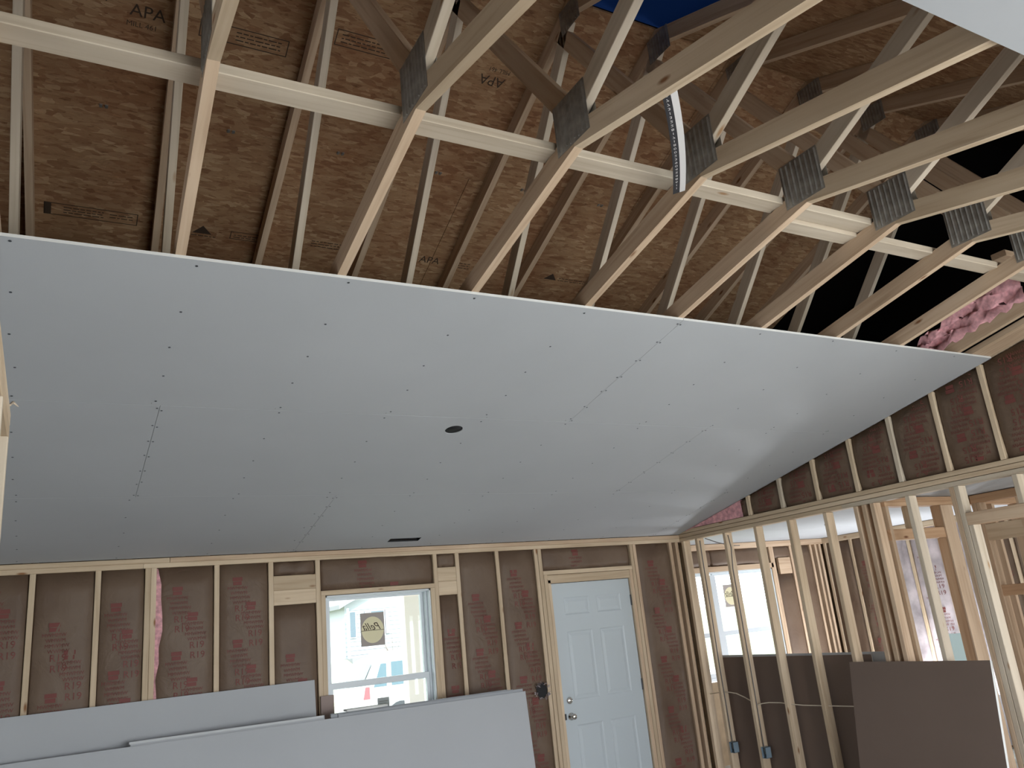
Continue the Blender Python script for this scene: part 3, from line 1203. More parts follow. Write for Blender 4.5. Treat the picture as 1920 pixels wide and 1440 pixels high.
# batts between the studs
bays = [(-0.871, -0.503), (-0.465, -0.097), (-0.059, 0.309), (0.347, 0.636), (0.713, 1.118), (1.156, 1.523)]
sd = 10
for a, b in bays:
    batt(wb_, (0, YB, 0), (1, 0, 0), (0, -1, 0), a, b, 0.04, 2.391, 2.391, sd)
    sd += 1
batt(wb_, (0, YB, 0), (1, 0, 0), (0, -1, 0), 1.561, 1.896, 0.04, 2.056, 2.056, 31)
batt(wb_, (0, YB, 0), (1, 0, 0), (0, -1, 0), 1.561, 1.896, 2.287, 2.391, 2.391, 32, None, wrinkle=0.02)
batt(wb_, (0, YB, 0), (1, 0, 0), (0, -1, 0), 1.936, 2.930, 2.148, 2.391, 2.391, 33, 'R19', wrinkle=0.016)
batt(wb_, (0, YB, 0), (1, 0, 0), (0, -1, 0), 2.968, 3.144, 0.04, 2.038, 2.038, 34)
batt(wb_, (0, YB, 0), (1, 0, 0), (0, -1, 0), 2.968, 3.144, 2.278, 2.391, 2.391, 35, None, wrinkle=0.008)
batt(wb_, (0, YB, 0), (1, 0, 0), (0, -1, 0), 3.182, 3.547, 0.04, 2.391, 2.391, 36)
batt(wb_, (0, YB, 0), (1, 0, 0), (0, -1, 0), 3.585, 3.957, 0.04, 2.391, 2.391, 37)
batt(wb_, (0, YB, 0), (1, 0, 0), (0, -1, 0), 4.038, 5.070, 2.190, 2.391, 2.391, 38, 'R19', wrinkle=0.010)
batt(wb_, (0, YB, 0), (1, 0, 0), (0, -1, 0), 5.152, 5.58, 0.04, 2.391, 2.391, 39)
# bare pink fiberglass showing beside the double stud
mb = MB()
n = 16
for k in range(n):
    za, zc_ = 0.6 + (2.385 - 0.6) * k / n, 0.6 + (2.385 - 0.6) * (k + 1) / n

    def rx(z):
        return 0.742 + 0.016 * math.sin(z * 7) + 0.008 * math.sin(z * 23)
    for y in (0,):
        A = [Vector((0.712, YB + 0.003, za)), Vector((rx(za), YB - 0.004, za)), Vector((rx(zc_), YB - 0.004, zc_)), Vector((0.712, YB + 0.003, zc_))]
        B = [p + Vector((0, 0.03, 0)) for p in A]
        mb.face(A)
        mb.face([A[1], B[1], B[2], A[2]])
mb.build('pink_strip', M['pink'], wb_)
# torn hole in the facing beside the door
mb = MB()
rnd = random.Random(3)
mb.face([Vector((3.945 - 0.07 * (0.7 + 0.4 * rnd.random()) * (1 - math.cos(a)) * 0.8, YB - 0.012, 1.155 + 0.065 * math.sin(a) * (0.8 + 0.4 * rnd.random()))) for a in [2 * math.pi * k / 14 for k in range(14)]][::-1])
mb.build('torn_hole', M['black'], wb_)
mb = MB()
for k in range(46):
    a = 2 * math.pi * rnd.random()
    c = Vector((3.885 + 0.065 * math.cos(a), YB - 0.02, 1.155 + 0.07 * math.sin(a)))
    q = Vector((rnd.uniform(-1, 1), rnd.uniform(-1, 0), rnd.uniform(-1, 1))).normalized() * 0.024
    r2 = Vector((rnd.uniform(-1, 1), rnd.uniform(-1, 0), rnd.uniform(-1, 1))).normalized() * 0.015
    mb.face([c, c + q, c + q + r2])
    mb.face([c + q, c, c + r2])
mb.build('torn_fibers', M['poly_white'], wb_)['kind'] = 'stuff'

# ------------------------------------------------------------------ window


def window(name, x0, x1, z0, z1, yin, yout, mull=None, stick=()):
    w = empty(name, ((x0 + x1) / 2, yout, z0), kind='structure')
    v = M['vinyl']
    f = 0.032
    yf0, yf1 = yout - 0.085, yout
    # return lining
    MB().box((x0, yin + 0.012, z0), (x0 + 0.014, yf0, z1)).build('jamb_liner', v, w)
    MB().box((x1 - 0.014, yin + 0.012, z0), (x1, yf0, z1)).build('jamb_liner', v, w)
    MB().box((x0, yin + 0.012, z1 - 0.012), (x1, yf0, z1)).build('head_liner', v, w)
    MB().box((x0, yf0, z0), (x0 + f, yf1, z1)).build('frame_side', v, w)
    MB().box((x1 - f, yf0, z0), (x1, yf1, z1)).build('frame_side', v, w)
    MB().box((x0 + f, yf0, z1 - 0.018), (x1 - f, yf1, z1)).build('frame_head', v, w)
    MB().box((x0 + f, yf0, z0), (x1 - f, yf1, z0 + f)).build('frame_sill', v, w)
    cols = [(x0 + f, x1 - f)]
    if mull:
        MB().box((mull - 0.04, yf0, z0 + f), (mull + 0.04, yf1, z1 - f)).build('mullion', v, w)
        cols = [(x0 + f, mull - 0.04), (mull + 0.04, x1 - f)]
    zm = z0 + (z1 - z0) * (0.405 if not mull else 0.40)
    for ci, (a, b) in enumerate(cols):
        for nm, za, zc_, ya in (('upper_sash', zm - 0.008, z1 - 0.018, yf0 + 0.045), ('lower_sash', z0 + f, zm + 0.043, yf0 + 0.008)):
            r = 0.028
            s = MB()
            yb_ = ya + 0.032
            s.box((a, ya, za), (a + r, yb_, zc_)).box((b - r, ya, za), (b, yb_, zc_)).box((a + r, ya, za), (b - r, yb_, za + r + 0.020)).box((a + r, ya, zc_ - (0.020 if nm == 'upper_sash' else 0.045)), (b - r, yb_, zc_))
            so = s.build(nm, v, w)
            p = MB().box((a + r, ya + 0.013, za + r), (b - r, ya + 0.017, zc_ - r)).build('pane', M['glass'], so)
            if nm == 'upper_sash' and ci < len(stick):
                sx0, sx1, sz0, sz1 = stick[ci]
                make_sticker(w, sx0, sx1, sz0, sz1, ya + 0.0115)
    return w


def make_sticker(parent, x0, x1, z0, z1, y):
    """manufacturer's paper label stuck on the outside of the glass: its script shows reversed from indoors"""
    cx_, cz_ = (x0 + x1) / 2, (z0 + z1) / 2
    hw, hh = (x1 - x0) / 2, (z1 - z0) / 2
    o = MB().box((x0, y - 0.0008, z0), (x1, y, z1)).build('sticker', M['sticker_brown'], parent)
    m = MB()
    n = 36
    m.face([Vector((cx_ + hw * 0.93 * math.cos(2 * math.pi * k / n), y - 0.0014, cz_ - 0.005 + hh * 0.80 * math.sin(2 * math.pi * k / n))) for k in range(n)][::-1])
    m.build('sticker_disc', M['sticker_cream'], o)
    m = MB()

    def fn(px, py):
        return Vector((cx_ - px, y - 0.002, cz_ + 0.02 + py))
    place_shape(m, text_shape('Pella', hw * 0.80, 0.55), fn)
    place_shape(m, rect_shape(-hw * 0.95, hw * 0.95, -hw * 0.30, -hw * 0.265), fn)
    m.build('sticker_script', M['black_ink'], o)
    return o


w1 = window('window_1', 1.972, 2.892, WZ0, 2.104, YB, 6.765, None, [(2.292, 2.50, 1.683, 1.948)])
o = MB().box((2.40, 6.708, 1.16), (2.50, 6.7086, 1.275)).build('energy_label', M['paper_white'], w1)
mb = MB()
for q in range(5):
    mb.box((2.412, 6.7074, 1.245 - 0.019 * q), (2.47 if q % 2 else 2.488, 6.7079, 1.25 - 0.019 * q))
mb.build('label_lines', M['sticker_brown'], o)

# ------------------------------------------------------------------ door
d1 = empty('door_1', (4.59, YB + 0.04, 0), kind='structure')
DX0, DX1, DT = 4.118, 5.022, 2.066
yf = YB + 0.028
for lo, hi in (((4.078, YB + 0.004, 0), (4.112, YB + 0.13, 2.10)), ((5.028, YB + 0.004, 0), (5.062, YB + 0.13, 2.10))):
    MB().beam(((lo[0] + hi[0]) / 2, (lo[1] + hi[1]) / 2, 0), ((lo[0] + hi[0]) / 2, (lo[1] + hi[1]) / 2, 2.10), hi[0] - lo[0], hi[1] - lo[1], (0, 1, 0)).build('door_jamb', M['pine'], d1)
MB().beam((4.078, YB + 0.067, 2.109), (5.062, YB + 0.067, 2.109), 0.126, 0.076).build('head_jamb', M['pine'], d1)
for lo, hi in (((4.112, yf + 0.004, 0), (4.117, yf + 0.05, 2.07)), ((5.023, yf + 0.004, 0), (5.028, yf + 0.05, 2.07)), ((4.112, yf + 0.004, 2.066), (5.028, yf + 0.05, 2.071))):
    MB().box(lo, hi).build('weather_strip', M['dark_metal'], d1)
# slab with six sunken panels
panels = []
for x0, x1 in ((DX0 + 0.125, DX0 + 0.41), (DX0 + 0.495, DX0 + 0.78)):
    panels += [(x0, x1, 1.775, 1.935), (x0, x1, 1.03, 1.63), (x0, x1, 0.24, 0.82)]
mb = MB()
xs = sorted({DX0, DX1} | {p[0] for p in panels} | {p[1] for p in panels})
zs = sorted({0.008, DT} | {p[2] for p in panels} | {p[3] for p in panels})
for i in range(len(xs) - 1):
    for j in range(len(zs) - 1):
        c = ((xs[i] + xs[i + 1]) / 2, (zs[j] + zs[j + 1]) / 2)
        pn = next((p for p in panels if p[0] < c[0] < p[1] and p[2] < c[1] < p[3]), None)
        q = [(xs[i], zs[j]), (xs[i + 1], zs[j]), (xs[i + 1], zs[j + 1]), (xs[i], zs[j + 1])]
        if pn is None:
            mb.face([Vector((x, yf, z)) for x, z in q])
        else:
            lev = [(0.0, 0.0), (0.012, 0.006), (0.022, 0.006), (0.045, 0.0015)]
            rings = [[Vector((x + (d if x == pn[0] else -d), yf + e, z + (d if z == pn[2] else -d))) for x, z in q] for d, e in lev]
            for A, B in zip(rings, rings[1:]):
                for k in range(4):
                    l = (k + 1) % 4
                    mb.face([A[k], A[l], B[l], B[k]])
            mb.face(rings[-1])
mb.box((DX0, yf + 0.014, 0.008), (DX1, yf + 0.044, DT))
for (xa, za), (xb, zb2) in (((DX0, 0.008), (DX1, 0.008)), ((DX1, 0.008), (DX1, DT)), ((DX1, DT), (DX0, DT)), ((DX0, DT), (DX0, 0.008))):
    mb.face([Vector((xa, yf, za)), Vector((xb, yf, zb2)), Vector((xb, yf + 0.014, zb2)), Vector((xa, yf + 0.014, za))])
slab = mb.build('door_slab', M['door_paint'], d1)
kz = Vector((4.19, yf, 1.035))
MB().lathe([(0.030, 0.0), (0.031, 0.006), (0.026, 0.012), (0.018, 0.016), (0.010, 0.018), (0.0, 0.018)], kz, (0, -1, 0), 24).box((kz.x - 0.004, yf - 0.030, kz.z - 0.014), (kz.x + 0.004, yf - 0.016, kz.z + 0.014)).build('deadbolt', M['chrome'], slab, True)
kz = Vector((4.19, yf, 0.90))
MB().lathe([(0.032, 0.0), (0.032, 0.006), (0.014, 0.012), (0.012, 0.030), (0.022, 0.038), (0.027, 0.050), (0.024, 0.062), (0.012, 0.068), (0.0, 0.068)], kz, (0, -1, 0), 24).build('knob', M['chrome'], slab, True)
MB().box((4.108, YB + 0.001, 0.88), (4.125, yf - 0.0, 0.93)).build('latch_plate', M['dark_metal'], d1)
for z in (1.86, 1.08, 0.25):
    MB().lathe([(0.0, 0), (0.007, 0), (0.007, 0.1), (0.0, 0.1)], (5.024, yf - 0.004, z - 0.05), (0, 0, 1), 10).build('hinge', M['dark_metal'], d1)

# ================================================================== RIGHT PARTITION WITH GABLE
wp = empty('wall_right', (XP, 4.6, 0), kind='structure')
D2 = 0.089


def pstud(y, z0=0.038, z1=PL0, w=0.038, mat='pine', name='stud', x=XP):
    return MB().beam((x + D2 / 2, y, z0), (x + D2 / 2, y, z1), D2, w, (0, 1, 0)).build(name, M[mat], wp)


Y0W = -2.4
for z, nm, brk in ((0.019, 'bottom_plate', None), (2.411, 'top_plate', 4.55), (2.449, 'top_plate', 5.35), (2.487, 'gable_plate', None)):
    segs = [(Y0W, YB)] if not brk else [(Y0W, brk - 0.001), (brk + 0.001, YB)]
    if nm == 'bottom_plate':
        segs = [(Y0W, 2.4), (3.50, YB)]
    for a, b in segs:
        MB().beam((XP + D2 / 2, a, z), (XP + D2 / 2, b, z), D2, 0.0345).build(nm, M['pine' if b > 5 else 'white_pine'], wp)
for y in (6.58, 6.37, 5.965, 5.552, 5.145, 4.738):
    pstud(y, mat='pine')
# tee post where the closet wall meets, then single stud, then doorway studs
for y in (4.425, 4.345, 4.265):
    pstud(y, mat='fir')
pstud(3.945, mat='white_pine')
for y in (3.580, 3.541):
    pstud(y, mat='fir' if y > 3.55 else 'white_pine')
pstud(3.500, 0.038, 2.105, mat='white_pine')
pstud(2.37, 0.038, 2.105, mat='pine')
for y in (2.33, 2.29, 1.9, 1.5, 1.1, 0.7, 0.3, -0.1, -0.5, -0.9, -1.3, -1.7, -2.1):
    pstud(y, mat='pine')
MB().beam((XP + 0.019, 2.31, 2.150), (XP + 0.019, 3.521, 2.150), 0.038, 0.089).build('door_header', M['fir'], wp)
MB().beam((XP + 0.070, 2.31, 2.150), (XP + 0.070, 3.521, 2.150), 0.038, 0.089).build('door_header', M['red_fir'], wp)
for y in (3.115, 2.71):
    pstud(y, 2.196, PL0, mat='white_pine', name='cripple_stud')
# gable studs and raked batts
GS = [6.36, 5.985, 5.582, 5.175, 4.770, 4.365, 3.962, 3.560, 3.157, 2.755, 2.35, 1.95, 1.55, 1.15, 0.75, 0.35]
ZG = 2.506
for i, y in enumerate(GS):
    zt = ceil_z(y) + 0.008
    if zt - ZG > 0.05:
        MB().beam((XP + D2 / 2, y, ZG), (XP + D2 / 2, y, zt), D2, 0.038, (0, 1, 0)).build('gable_stud', M['pine' if i % 3 else 'white_pine'], wp)
sd = 60
for ya, yb in zip(GS, GS[1:]):
    a, b = -(ya - 0.019), -(yb + 0.019)
    za, zc_ = ceil_z(ya - 0.019) + 0.006, ceil_z(yb + 0.019) + 0.006
    if min(za, zc_) < ZG + 0.02:
        continue
    batt(wp, (XP, 0, 0), (0, -1, 0), (-1, 0, 0), a, b, ZG, za, zc_, sd, 'R15', True, recess=0.020, bulge=0.014, dens=1.25)
    sd += 1
# raked plates along the top of the gable
MB().prism([(2.9, ceil_z(2.9) + 0.018), (YPK, ZPK + 0.018), (YPK, ZPK + 0.056), (2.9, ceil_z(2.9) + 0.056)], 0, XP - 0.002, XP + D2, (0, 1, -S)).build('rake_plate', M['pine'], wp)
MB().prism([(6.6, ceil_z(6.6) + 0.016), (2.9, ceil_z(2.9) + 0.016), (2.9, ceil_z(2.9) + 0.054), (6.6, ceil_z(6.6) + 0.054)], 0, XP + 0.001, XP + D2, (0, 1, -S)).build('rake_plate', M['pine'], wp)
MB().prism([(YPK, ZPK + 0.018), (-2.4, ceil_z(-2.4) + 0.018), (-2.4, ceil_z(-2.4) + 0.056), (YPK, ZPK + 0.056)], 0, XP, XP + D2, (0, 1, S)).build('rake_plate', M['pine'], wp)
# pink wedge of fiberglass at the low end of the gable
mb = MB()
for k in range(8):
    ya, yb = 6.50 - 0.105 * k, 6.50 - 0.105 * (k + 1)
    za, zc_ = ceil_z(ya) - 0.004, ceil_z(yb) - 0.004
    x = XP - 0.006
    xa, xb = x - 0.010 * math.sin(k * 2.1) ** 2, x - 0.010 * math.sin((k + 1) * 2.1) ** 2
    mb.face([Vector((x, ya, 2.506)), Vector((xa, ya, za)), Vector((xb, yb, zc_)), Vector((x, yb, 2.506))])
    mb.face([Vector((xa, ya, za)), Vector((XP + 0.06, ya, za)), Vector((XP + 0.06, yb, zc_)), Vector((xb, yb, zc_))])
mb.build('pink_wedge', M['pink'], wp)

# nailer boards beyond the last truss
MB().prism([(6.6, ceil_z(6.6) + 0.014), (0.94, ceil_z(0.94) + 0.3), (0.94, ceil_z(0.94) + 0.34), (6.6, ceil_z(6.6) + 0.054)], 0, 5.44, 5.44001) if False else None
nl = MB().prism([(6.55, chord_far(6.55) + 0.002), (YPK + 0.001, UNDER + 0.002), (YPK + 0.001, UNDER + 0.040), (6.55, chord_far(6.55) + 0.040)], 0, 5.50, 5.728, (0, 1, -S))
thing_mesh('ceiling_nailer', nl, M['fir'], 'flat brown ceiling nailer board sloping along the top of the gable wall', 'board')

# pink batt lying in the last truss bay
mb = MB()
rnd = random.Random(5)
nu, nv = 26, 9


def pk(i, j):
    f = i / nu
    y = 3.45 - 0.93 * f
    base = chord_far(y) + 0.10
    t_ = j / nv
    h = 0.07 + 0.15 * f
    x = 5.322 - 0.045 * t_ + 0.016 * math.sin(i * 1.3 + j)
    z = base - 0.01 + h * t_ + 0.020 * math.sin(i * 0.9 + j * 1.7) + rnd.uniform(-0.010, 0.010)
    if j == 0:
        z = base - 0.03 + 0.016 * math.sin(i * 1.9)
        x = 5.318
    if j == 1:
        x = 5.300
    return Vector((x, y + rnd.uniform(-0.012, 0.012), z))


G = [[pk(i, j) for j in range(nv + 1)] for i in range(nu + 1)]
for i in range(nu):
    for j in range(nv):
        mb.face([G[i][j], G[i][j + 1], G[i + 1][j + 1], G[i + 1][j]])
thing_mesh('fiberglass_batt', mb, M['pink'], 'ragged pink fiberglass batt stuffed above the last truss at right', 'insulation', smooth=True)

# ================================================================== LEFT PARTITION END
wlp = empty('wall_left', (-0.15, 0, 0), kind='structure')
XL = -0.108
for z in (2.366, 2.402):
    MB().beam((XL - 0.0445, -2.4, z), (XL - 0.0445, 2.50, z), 0.089, 0.0355).build('top_plate', M['pine'], wlp)
MB().beam((XL - 0.0445, -2.4, 0.019), (XL - 0.0445, 2.50, 0.019), 0.089, 0.038).build('bottom_plate', M['pine'], wlp)
for y in (2.481, 2.10, 1.70, 1.30, 0.90, 0.5, 0.1, -0.3, -0.7, -1.1, -1.5, -1.9, -2.3):
    MB().beam((XL - 0.0445, y, 0.038), (XL - 0.0445, y, 2.348), 0.089, 0.038, (0, 1, 0)).build('stud', M['white_pine'], wlp)
MB().tube([(XL + 0.001, 2.40, 2.417), (XL + 0.006, 2.44, 2.436), (XL + 0.018, 2.46, 2.43)], [0.003, 0.004, 0.001], 5).build('splinter', M['white_pine'], wlp)

# ================================================================== ROOM BEYOND THE PARTITION
YF = 7.45
XF = 8.85
cf = empty('ceiling', (7.3, 5, 2.43), kind='structure')
for x0, x1, y0, y1 in ((5.83, 8.84, 6.24, 7.44), (5.83, 8.84, 5.02, 6.237), (5.83, 8.84, 3.80, 5.017), (5.83, 8.84, -2.4, 3.797)):
    MB().box((x0, y0, 2.432), (x1, y1, 2.4445)).build('drywall_sheet', M['drywall'], cf)
MB().lathe([(0.0, 0), (0.05, 0), (0.05, 0.004), (0.0, 0.004)], (7.19, 5.91, 2.427), (0, 0, 1), 20).build('outlet_hole', M['black'], cf)
wf = empty('wall_back_far', (7.3, YF, 0), kind='structure')


def fstud(x, z0=0.038, z1=2.36, w=0.038, mat='fir'):
    return MB().beam((x, YF + DW / 2, z0), (x, YF + DW / 2, z1), w, DW, (0, 1, 0)).build('stud', M[mat], wf)


MB().beam((5.83, YF + DW / 2, 2.395), (8.99, YF + DW / 2, 2.395), DW, 0.07).build('top_plate', M['fir'], wf)
FX0, FX1 = 5.98, 7.865
for x in (5.85, 5.90, FX0 - 0.02, FX1 + 0.02, FX1 + 0.058, 8.25, 8.62, 8.72, 8.80):
    fstud(x)
MB().beam((FX0 - 0.04, YF + DW / 2, 2.135), (FX1 + 0.04, YF + DW / 2, 2.135), DW, 0.06).build('header_plate', M['fir'], wf)
MB().beam((8.00, YF + 0.02, 2.12), (8.21, YF + 0.02, 2.12), 0.038, 0.2).build('backing_block', M['fir'], wf)
batt(wf, (0, YF, 0), (1, 0, 0), (0, -1, 0), FX0, 6.9, 2.166, 2.36, 2.36, 81, 'R19')
batt(wf, (0, YF, 0), (1, 0, 0), (0, -1, 0), 6.9, FX1 + 0.0, 2.166, 2.36, 2.36, 82, None, wrinkle=0.015)
for a, b, s_ in ((7.942, 8.231, 83), (8.269, 8.60, 84)):
    batt(wf, (0, YF, 0), (1, 0, 0), (0, -1, 0), a, b, 0.04, 2.02 if a < 8 else 2.36, 2.02 if a < 8 else 2.36, s_, None)
batt(wf, (0, YF, 0), (1, 0, 0), (0, -1, 0), 7.942, 8.231, 2.22, 2.36, 2.36, 85, None)
for lo, hi in (((5.83, 7.592, -0.05), (FX0, 7.6, 2.46)), ((FX0, 7.592, 2.12), (FX1, 7.6, 2.46)), ((FX0, 7.592, -0.05), (FX1, 7.6, 0.88)), ((FX1, 7.592, -0.05), (9.0, 7.6, 2.46))):
    MB().box(lo, hi).build('sheathing', M['sheathing'], wf)
window('window_2', FX0, FX1, WZ0, 2.104, YF, 7.595, 6.92, [(6.30, 6.51, 1.69, 1.95), (7.11, 7.33, 1.69, 1.95)])
MB().box((5.83, 6.62, 0), (5.845, 7.6, 2.46)).build('sheathing', M['sheathing'], wf)

wfr = empty('wall_side_far', (XF, 5, 0), kind='structure')


def rstud(y, mat='pine'):
    return MB().beam((XF + DW / 2, y, 0.038), (XF + DW / 2, y, 2.36), DW, 0.038, (0, 1, 0)).build('stud', M[mat], wfr)


MB().beam((XF + DW / 2, -2.4, 2.395), (XF + DW / 2, 7.45, 2.395), DW, 0.07).build('top_plate', M['pine'], wfr)
RY = [7.42, 7.02, 6.62, 6.22, 5.82, 5.42, 5.02, 4.62, 4.22, 3.82, 3.42, 3.02]
for y in RY:
    rstud(y)
for k, (ya, yb) in enumerate(zip(RY, RY[1:])):
    batt(wfr, (XF, 0, 0), (0, -1, 0), (-1, 0, 0), -(ya - 0.019), -(yb + 0.019), 0.04, 2.36, 2.36, 90 + k, 'R19' if k % 2 else None, wrinkle=0.012, mat='poly_white' if k in (2, 3, 4) else 'kraft')
MB().box((XF + DW, -2.4, 0), (XF + DW + 0.012, 7.6, 2.46)).build('sheathing', M['sheathing'], wfr)

# closet wall with a low doorway, running off the partition
wc = empty('wall_closet', (6.3, 4.2, 0), kind='structure')
YC = 4.215
for z in (2.411, 2.375):
    MB().beam((5.82, YC + D2 / 2, z), (8.84, YC + D2 / 2, z), D2, 0.0355).build('top_plate', M['red_fir'], wc)
MB().beam((5.82, YC + 0.02, 2.132), (6.525, YC + 0.02, 2.132), 0.038, 0.085).build('door_header', M['red_fir'], wc)
MB().beam((5.82, YC + 0.068, 2.132), (6.525, YC + 0.068, 2.132), 0.038, 0.085).build('door_header', M['red_fir'], wc)


def cstud(x, z0=0.0, z1=2.357, mat='fir'):
    return MB().beam((x, YC + D2 / 2, z0), (x, YC + D2 / 2, z1), 0.038, D2, (0, 1, 0)).build('stud', M[mat], wc)


cstud(5.842)
cstud(6.16, 2.176, mat='pine')
for x in (6.545, 6.645, 6.90, 7.30, 7.70, 8.1, 8.5):
    cstud(x, mat='red_fir' if x < 6.6 else 'fir')
MB().box((6.52, YC - 0.0125, 0), (6.675, YC - 0.0005, 2.355)).build('post_board', M['fir'], wc)
wh = empty('wall_hall', (7.0, 3.0, 0), kind='structure')
XH = 6.95
for y in (4.18, 4.14, 3.80, 3.40, 3.36, 3.0, 2.6):
    MB().beam((XH + D2 / 2, y, 0), (XH + D2 / 2, y, 2.357), D2, 0.038, (0, 1, 0)).build('stud', M['fir'], wh)
MB().beam((XH + D2 / 2, 2.0, 2.392), (XH + D2 / 2, 4.2, 2.392), D2, 0.07).build('top_plate', M['red_fir'], wh)
MB().beam((XH + 0.02, 2.6, 1.62), (XH + 0.02, 4.14, 1.62), 0.038, 0.089).build('blocking', M['red_fir'], wh)
MB().beam((XH + 0.02, 3.40, 2.10), (XH + 0.02, 4.14, 2.10), 0.038, 0.14).build('door_header', M['pine'], wh)

# ================================================================== DRYWALL STOCK


def leaning(name, org, along, length, height, lean, thick, front, label, group=None, back='brown_paper', z0=0.0):
    """sheet standing on its long edge; org is the lower front-left corner, along a horizontal unit vector, lean pushes the top backwards"""
    org, al = Vector(org), Vector(along).normalized()
    nb = Vector((-al.y, al.x, 0))          # away from the viewer
    upv = (Vector((0, 0, 1)) + nb * lean).normalized()
    nn = al.cross(upv).normalized()
    if nn.dot(nb) < 0:
        nn = -nn
    n_ = 10
    mb = MB()

    def P(i, b, d):
        return org + Vector((0, 0, z0)) + al * (length * i / n_) + upv * b + nn * d
    for i in range(n_):
        for mi, d in ((0, 0.0), (2, thick)):
            q = [P(i, 0, d), P(i + 1, 0, d), P(i + 1, height, d), P(i, height, d)]
            mb.face(q if d == 0 else q[::-1], mi=mi)
        mb.face([P(i, height, 0), P(i + 1, height, 0), P(i + 1, height, thick), P(i, height, thick)], mi=1)
        mb.face([P(i, 0, thick), P(i + 1, 0, thick), P(i + 1, 0, 0), P(i, 0, 0)], mi=1)
    mb.face([P(0, 0, thick), P(0, 0, 0), P(0, height, 0), P(0, height, thick)], mi=1)
    mb.face([P(n_, 0, 0), P(n_, 0, thick), P(n_, height, thick), P(n_, height, 0)], mi=1)
    return thing_mesh(name, mb, [M[front], M['gyp_edge'], M[back]], label, 'drywall', group)


G1 = 'drywall sheets leaning under the window'
leaning('drywall_sheet', (-1.4, 6.437, 0), (1, 0, 0), 3.255, 1.486, 0.10, 0.0127, 'drywall', 'tall rear drywall sheet leaning on the studs left of the window', G1)
al = (1, -0.07, 0)


def stack_y(x):
    return 6.43 - 0.07 * (x - 0.55)


LF = 0.10
leaning('drywall_sheet', (-0.60, stack_y(-0.60) - 0.13, 0), al, 4.10, 1.212, LF, 0.0127, 'drywall', 'front drywall sheet nearest the camera, its face filling the lower left', G1)
nar = leaning('drywall_sheet', (0.55, stack_y(0.55) - 0.115, 0), al, 1.30, 1.240, LF, 0.0127, 'drywall', 'narrow drywall sheet whose pale top edge rises just behind the front sheet', G1)
yy = stack_y(0.55) - 0.115
mb = MB()
ad = Vector((1, -0.07, 0)).normalized()
for q in range(8):
    A = Vector((0.55, yy, 0)) + ad * (1.30 * q / 8)
    B = Vector((0.55, yy, 0)) + ad * (1.30 * (q + 1) / 8)
    for w0, w1 in ((1.2185, 1.2335),):
        o_ = Vector((0.0, LF, 0)) 
        mb.face([A + o_ * w0 + Vector((0, -0.0012, w0)), B + o_ * w0 + Vector((0, -0.0012, w0)), B + o_ * w1 + Vector((0, -0.0012, w1)), A + o_ * w1 + Vector((0, -0.0012, w1))])
mb.build('edge_tape', M['edge_paper'], nar)
leaning('drywall_sheet', (1.95, stack_y(1.95) - 0.115, 0), al, 1.53, 1.233, LF, 0.0127, 'drywall_darker', 'second drywall sheet from the front below the window, ending near the door', G1)
leaning('drywall_sheet', (1.90, stack_y(1.90) - 0.10, 0), al, 1.50, 1.236, LF, 0.0127, 'drywall_darker', 'third drywall sheet from the front below the window sill', G1)
leaning('drywall_sheet', (1.90, stack_y(1.90) - 0.085, 0), al, 1.46, 1.240, LF, 0.0127, 'drywall_darker', 'hindmost drywall sheet of the stack right below the window', G1)
# offcuts
mb = MB().box((2.00, 6.26, 1.2415), (2.32, 6.345, 1.2545))
thing_mesh('drywall_offcut', mb, M['gyp_edge'], 'small white drywall offcut strip lying on the stack below the window', 'drywall')
mb = MB().beam((1.955, 6.60, 0.95), (1.955, 6.60, 1.352), 0.105, 0.012, (0, 1, 0))
thing_mesh('drywall_offcut', mb, M['offcut_paper'], 'brown offcut standing at the lower left corner of the bright window', 'drywall')

# brown sheet leaning against the partition, seen from its paper back
leaning('drywall_sheet', (5.515, 4.765, 0), (0, -1, 0), 1.175, 1.205, 0.155, 0.0127, 'brown_paper', 'brown drywall piece leaning on the room side of the partition studs', None, 'drywall')
leaning('drywall_sheet', (5.530, 4.755, 0), (0, -1, 0), 1.163, 1.200, 0.155, 0.0127, 'drywall', 'second drywall piece hidden behind the brown one, its white edge showing', None, 'brown_paper')
# sheets behind the studs in the far room
G2 = 'drywall sheets stacked behind the partition studs'
leaning('drywall_sheet', (5.835, 6.50, 0), (0, -1, 0), 1.82, 1.232, 0.03, 0.0127, 'brown_paper', 'brown backed drywall sheet standing behind the partition studs at left', G2, 'drywall')
leaning('drywall_sheet', (5.850, 6.46, 0), (0, -1, 0), 2.10, 1.250, 0.03, 0.0127, 'drywall', 'rear drywall sheet behind the studs, its white edge reaching further right', G2, 'drywall')
# pale blue board in the far room
mb = MB().beam((8.30, 5.55, 0.62), (8.30, 5.55, 1.235), 0.02, 1.0, (0, 1, 0))
mb = MB().box((8.18, 5.27, 0.0), (8.21, 5.56, 1.215))
thing_mesh('foam_board', mb, M['cyan_board'], 'bright pale blue board standing in the room beyond the studs', 'board')

# ================================================================== WIRING


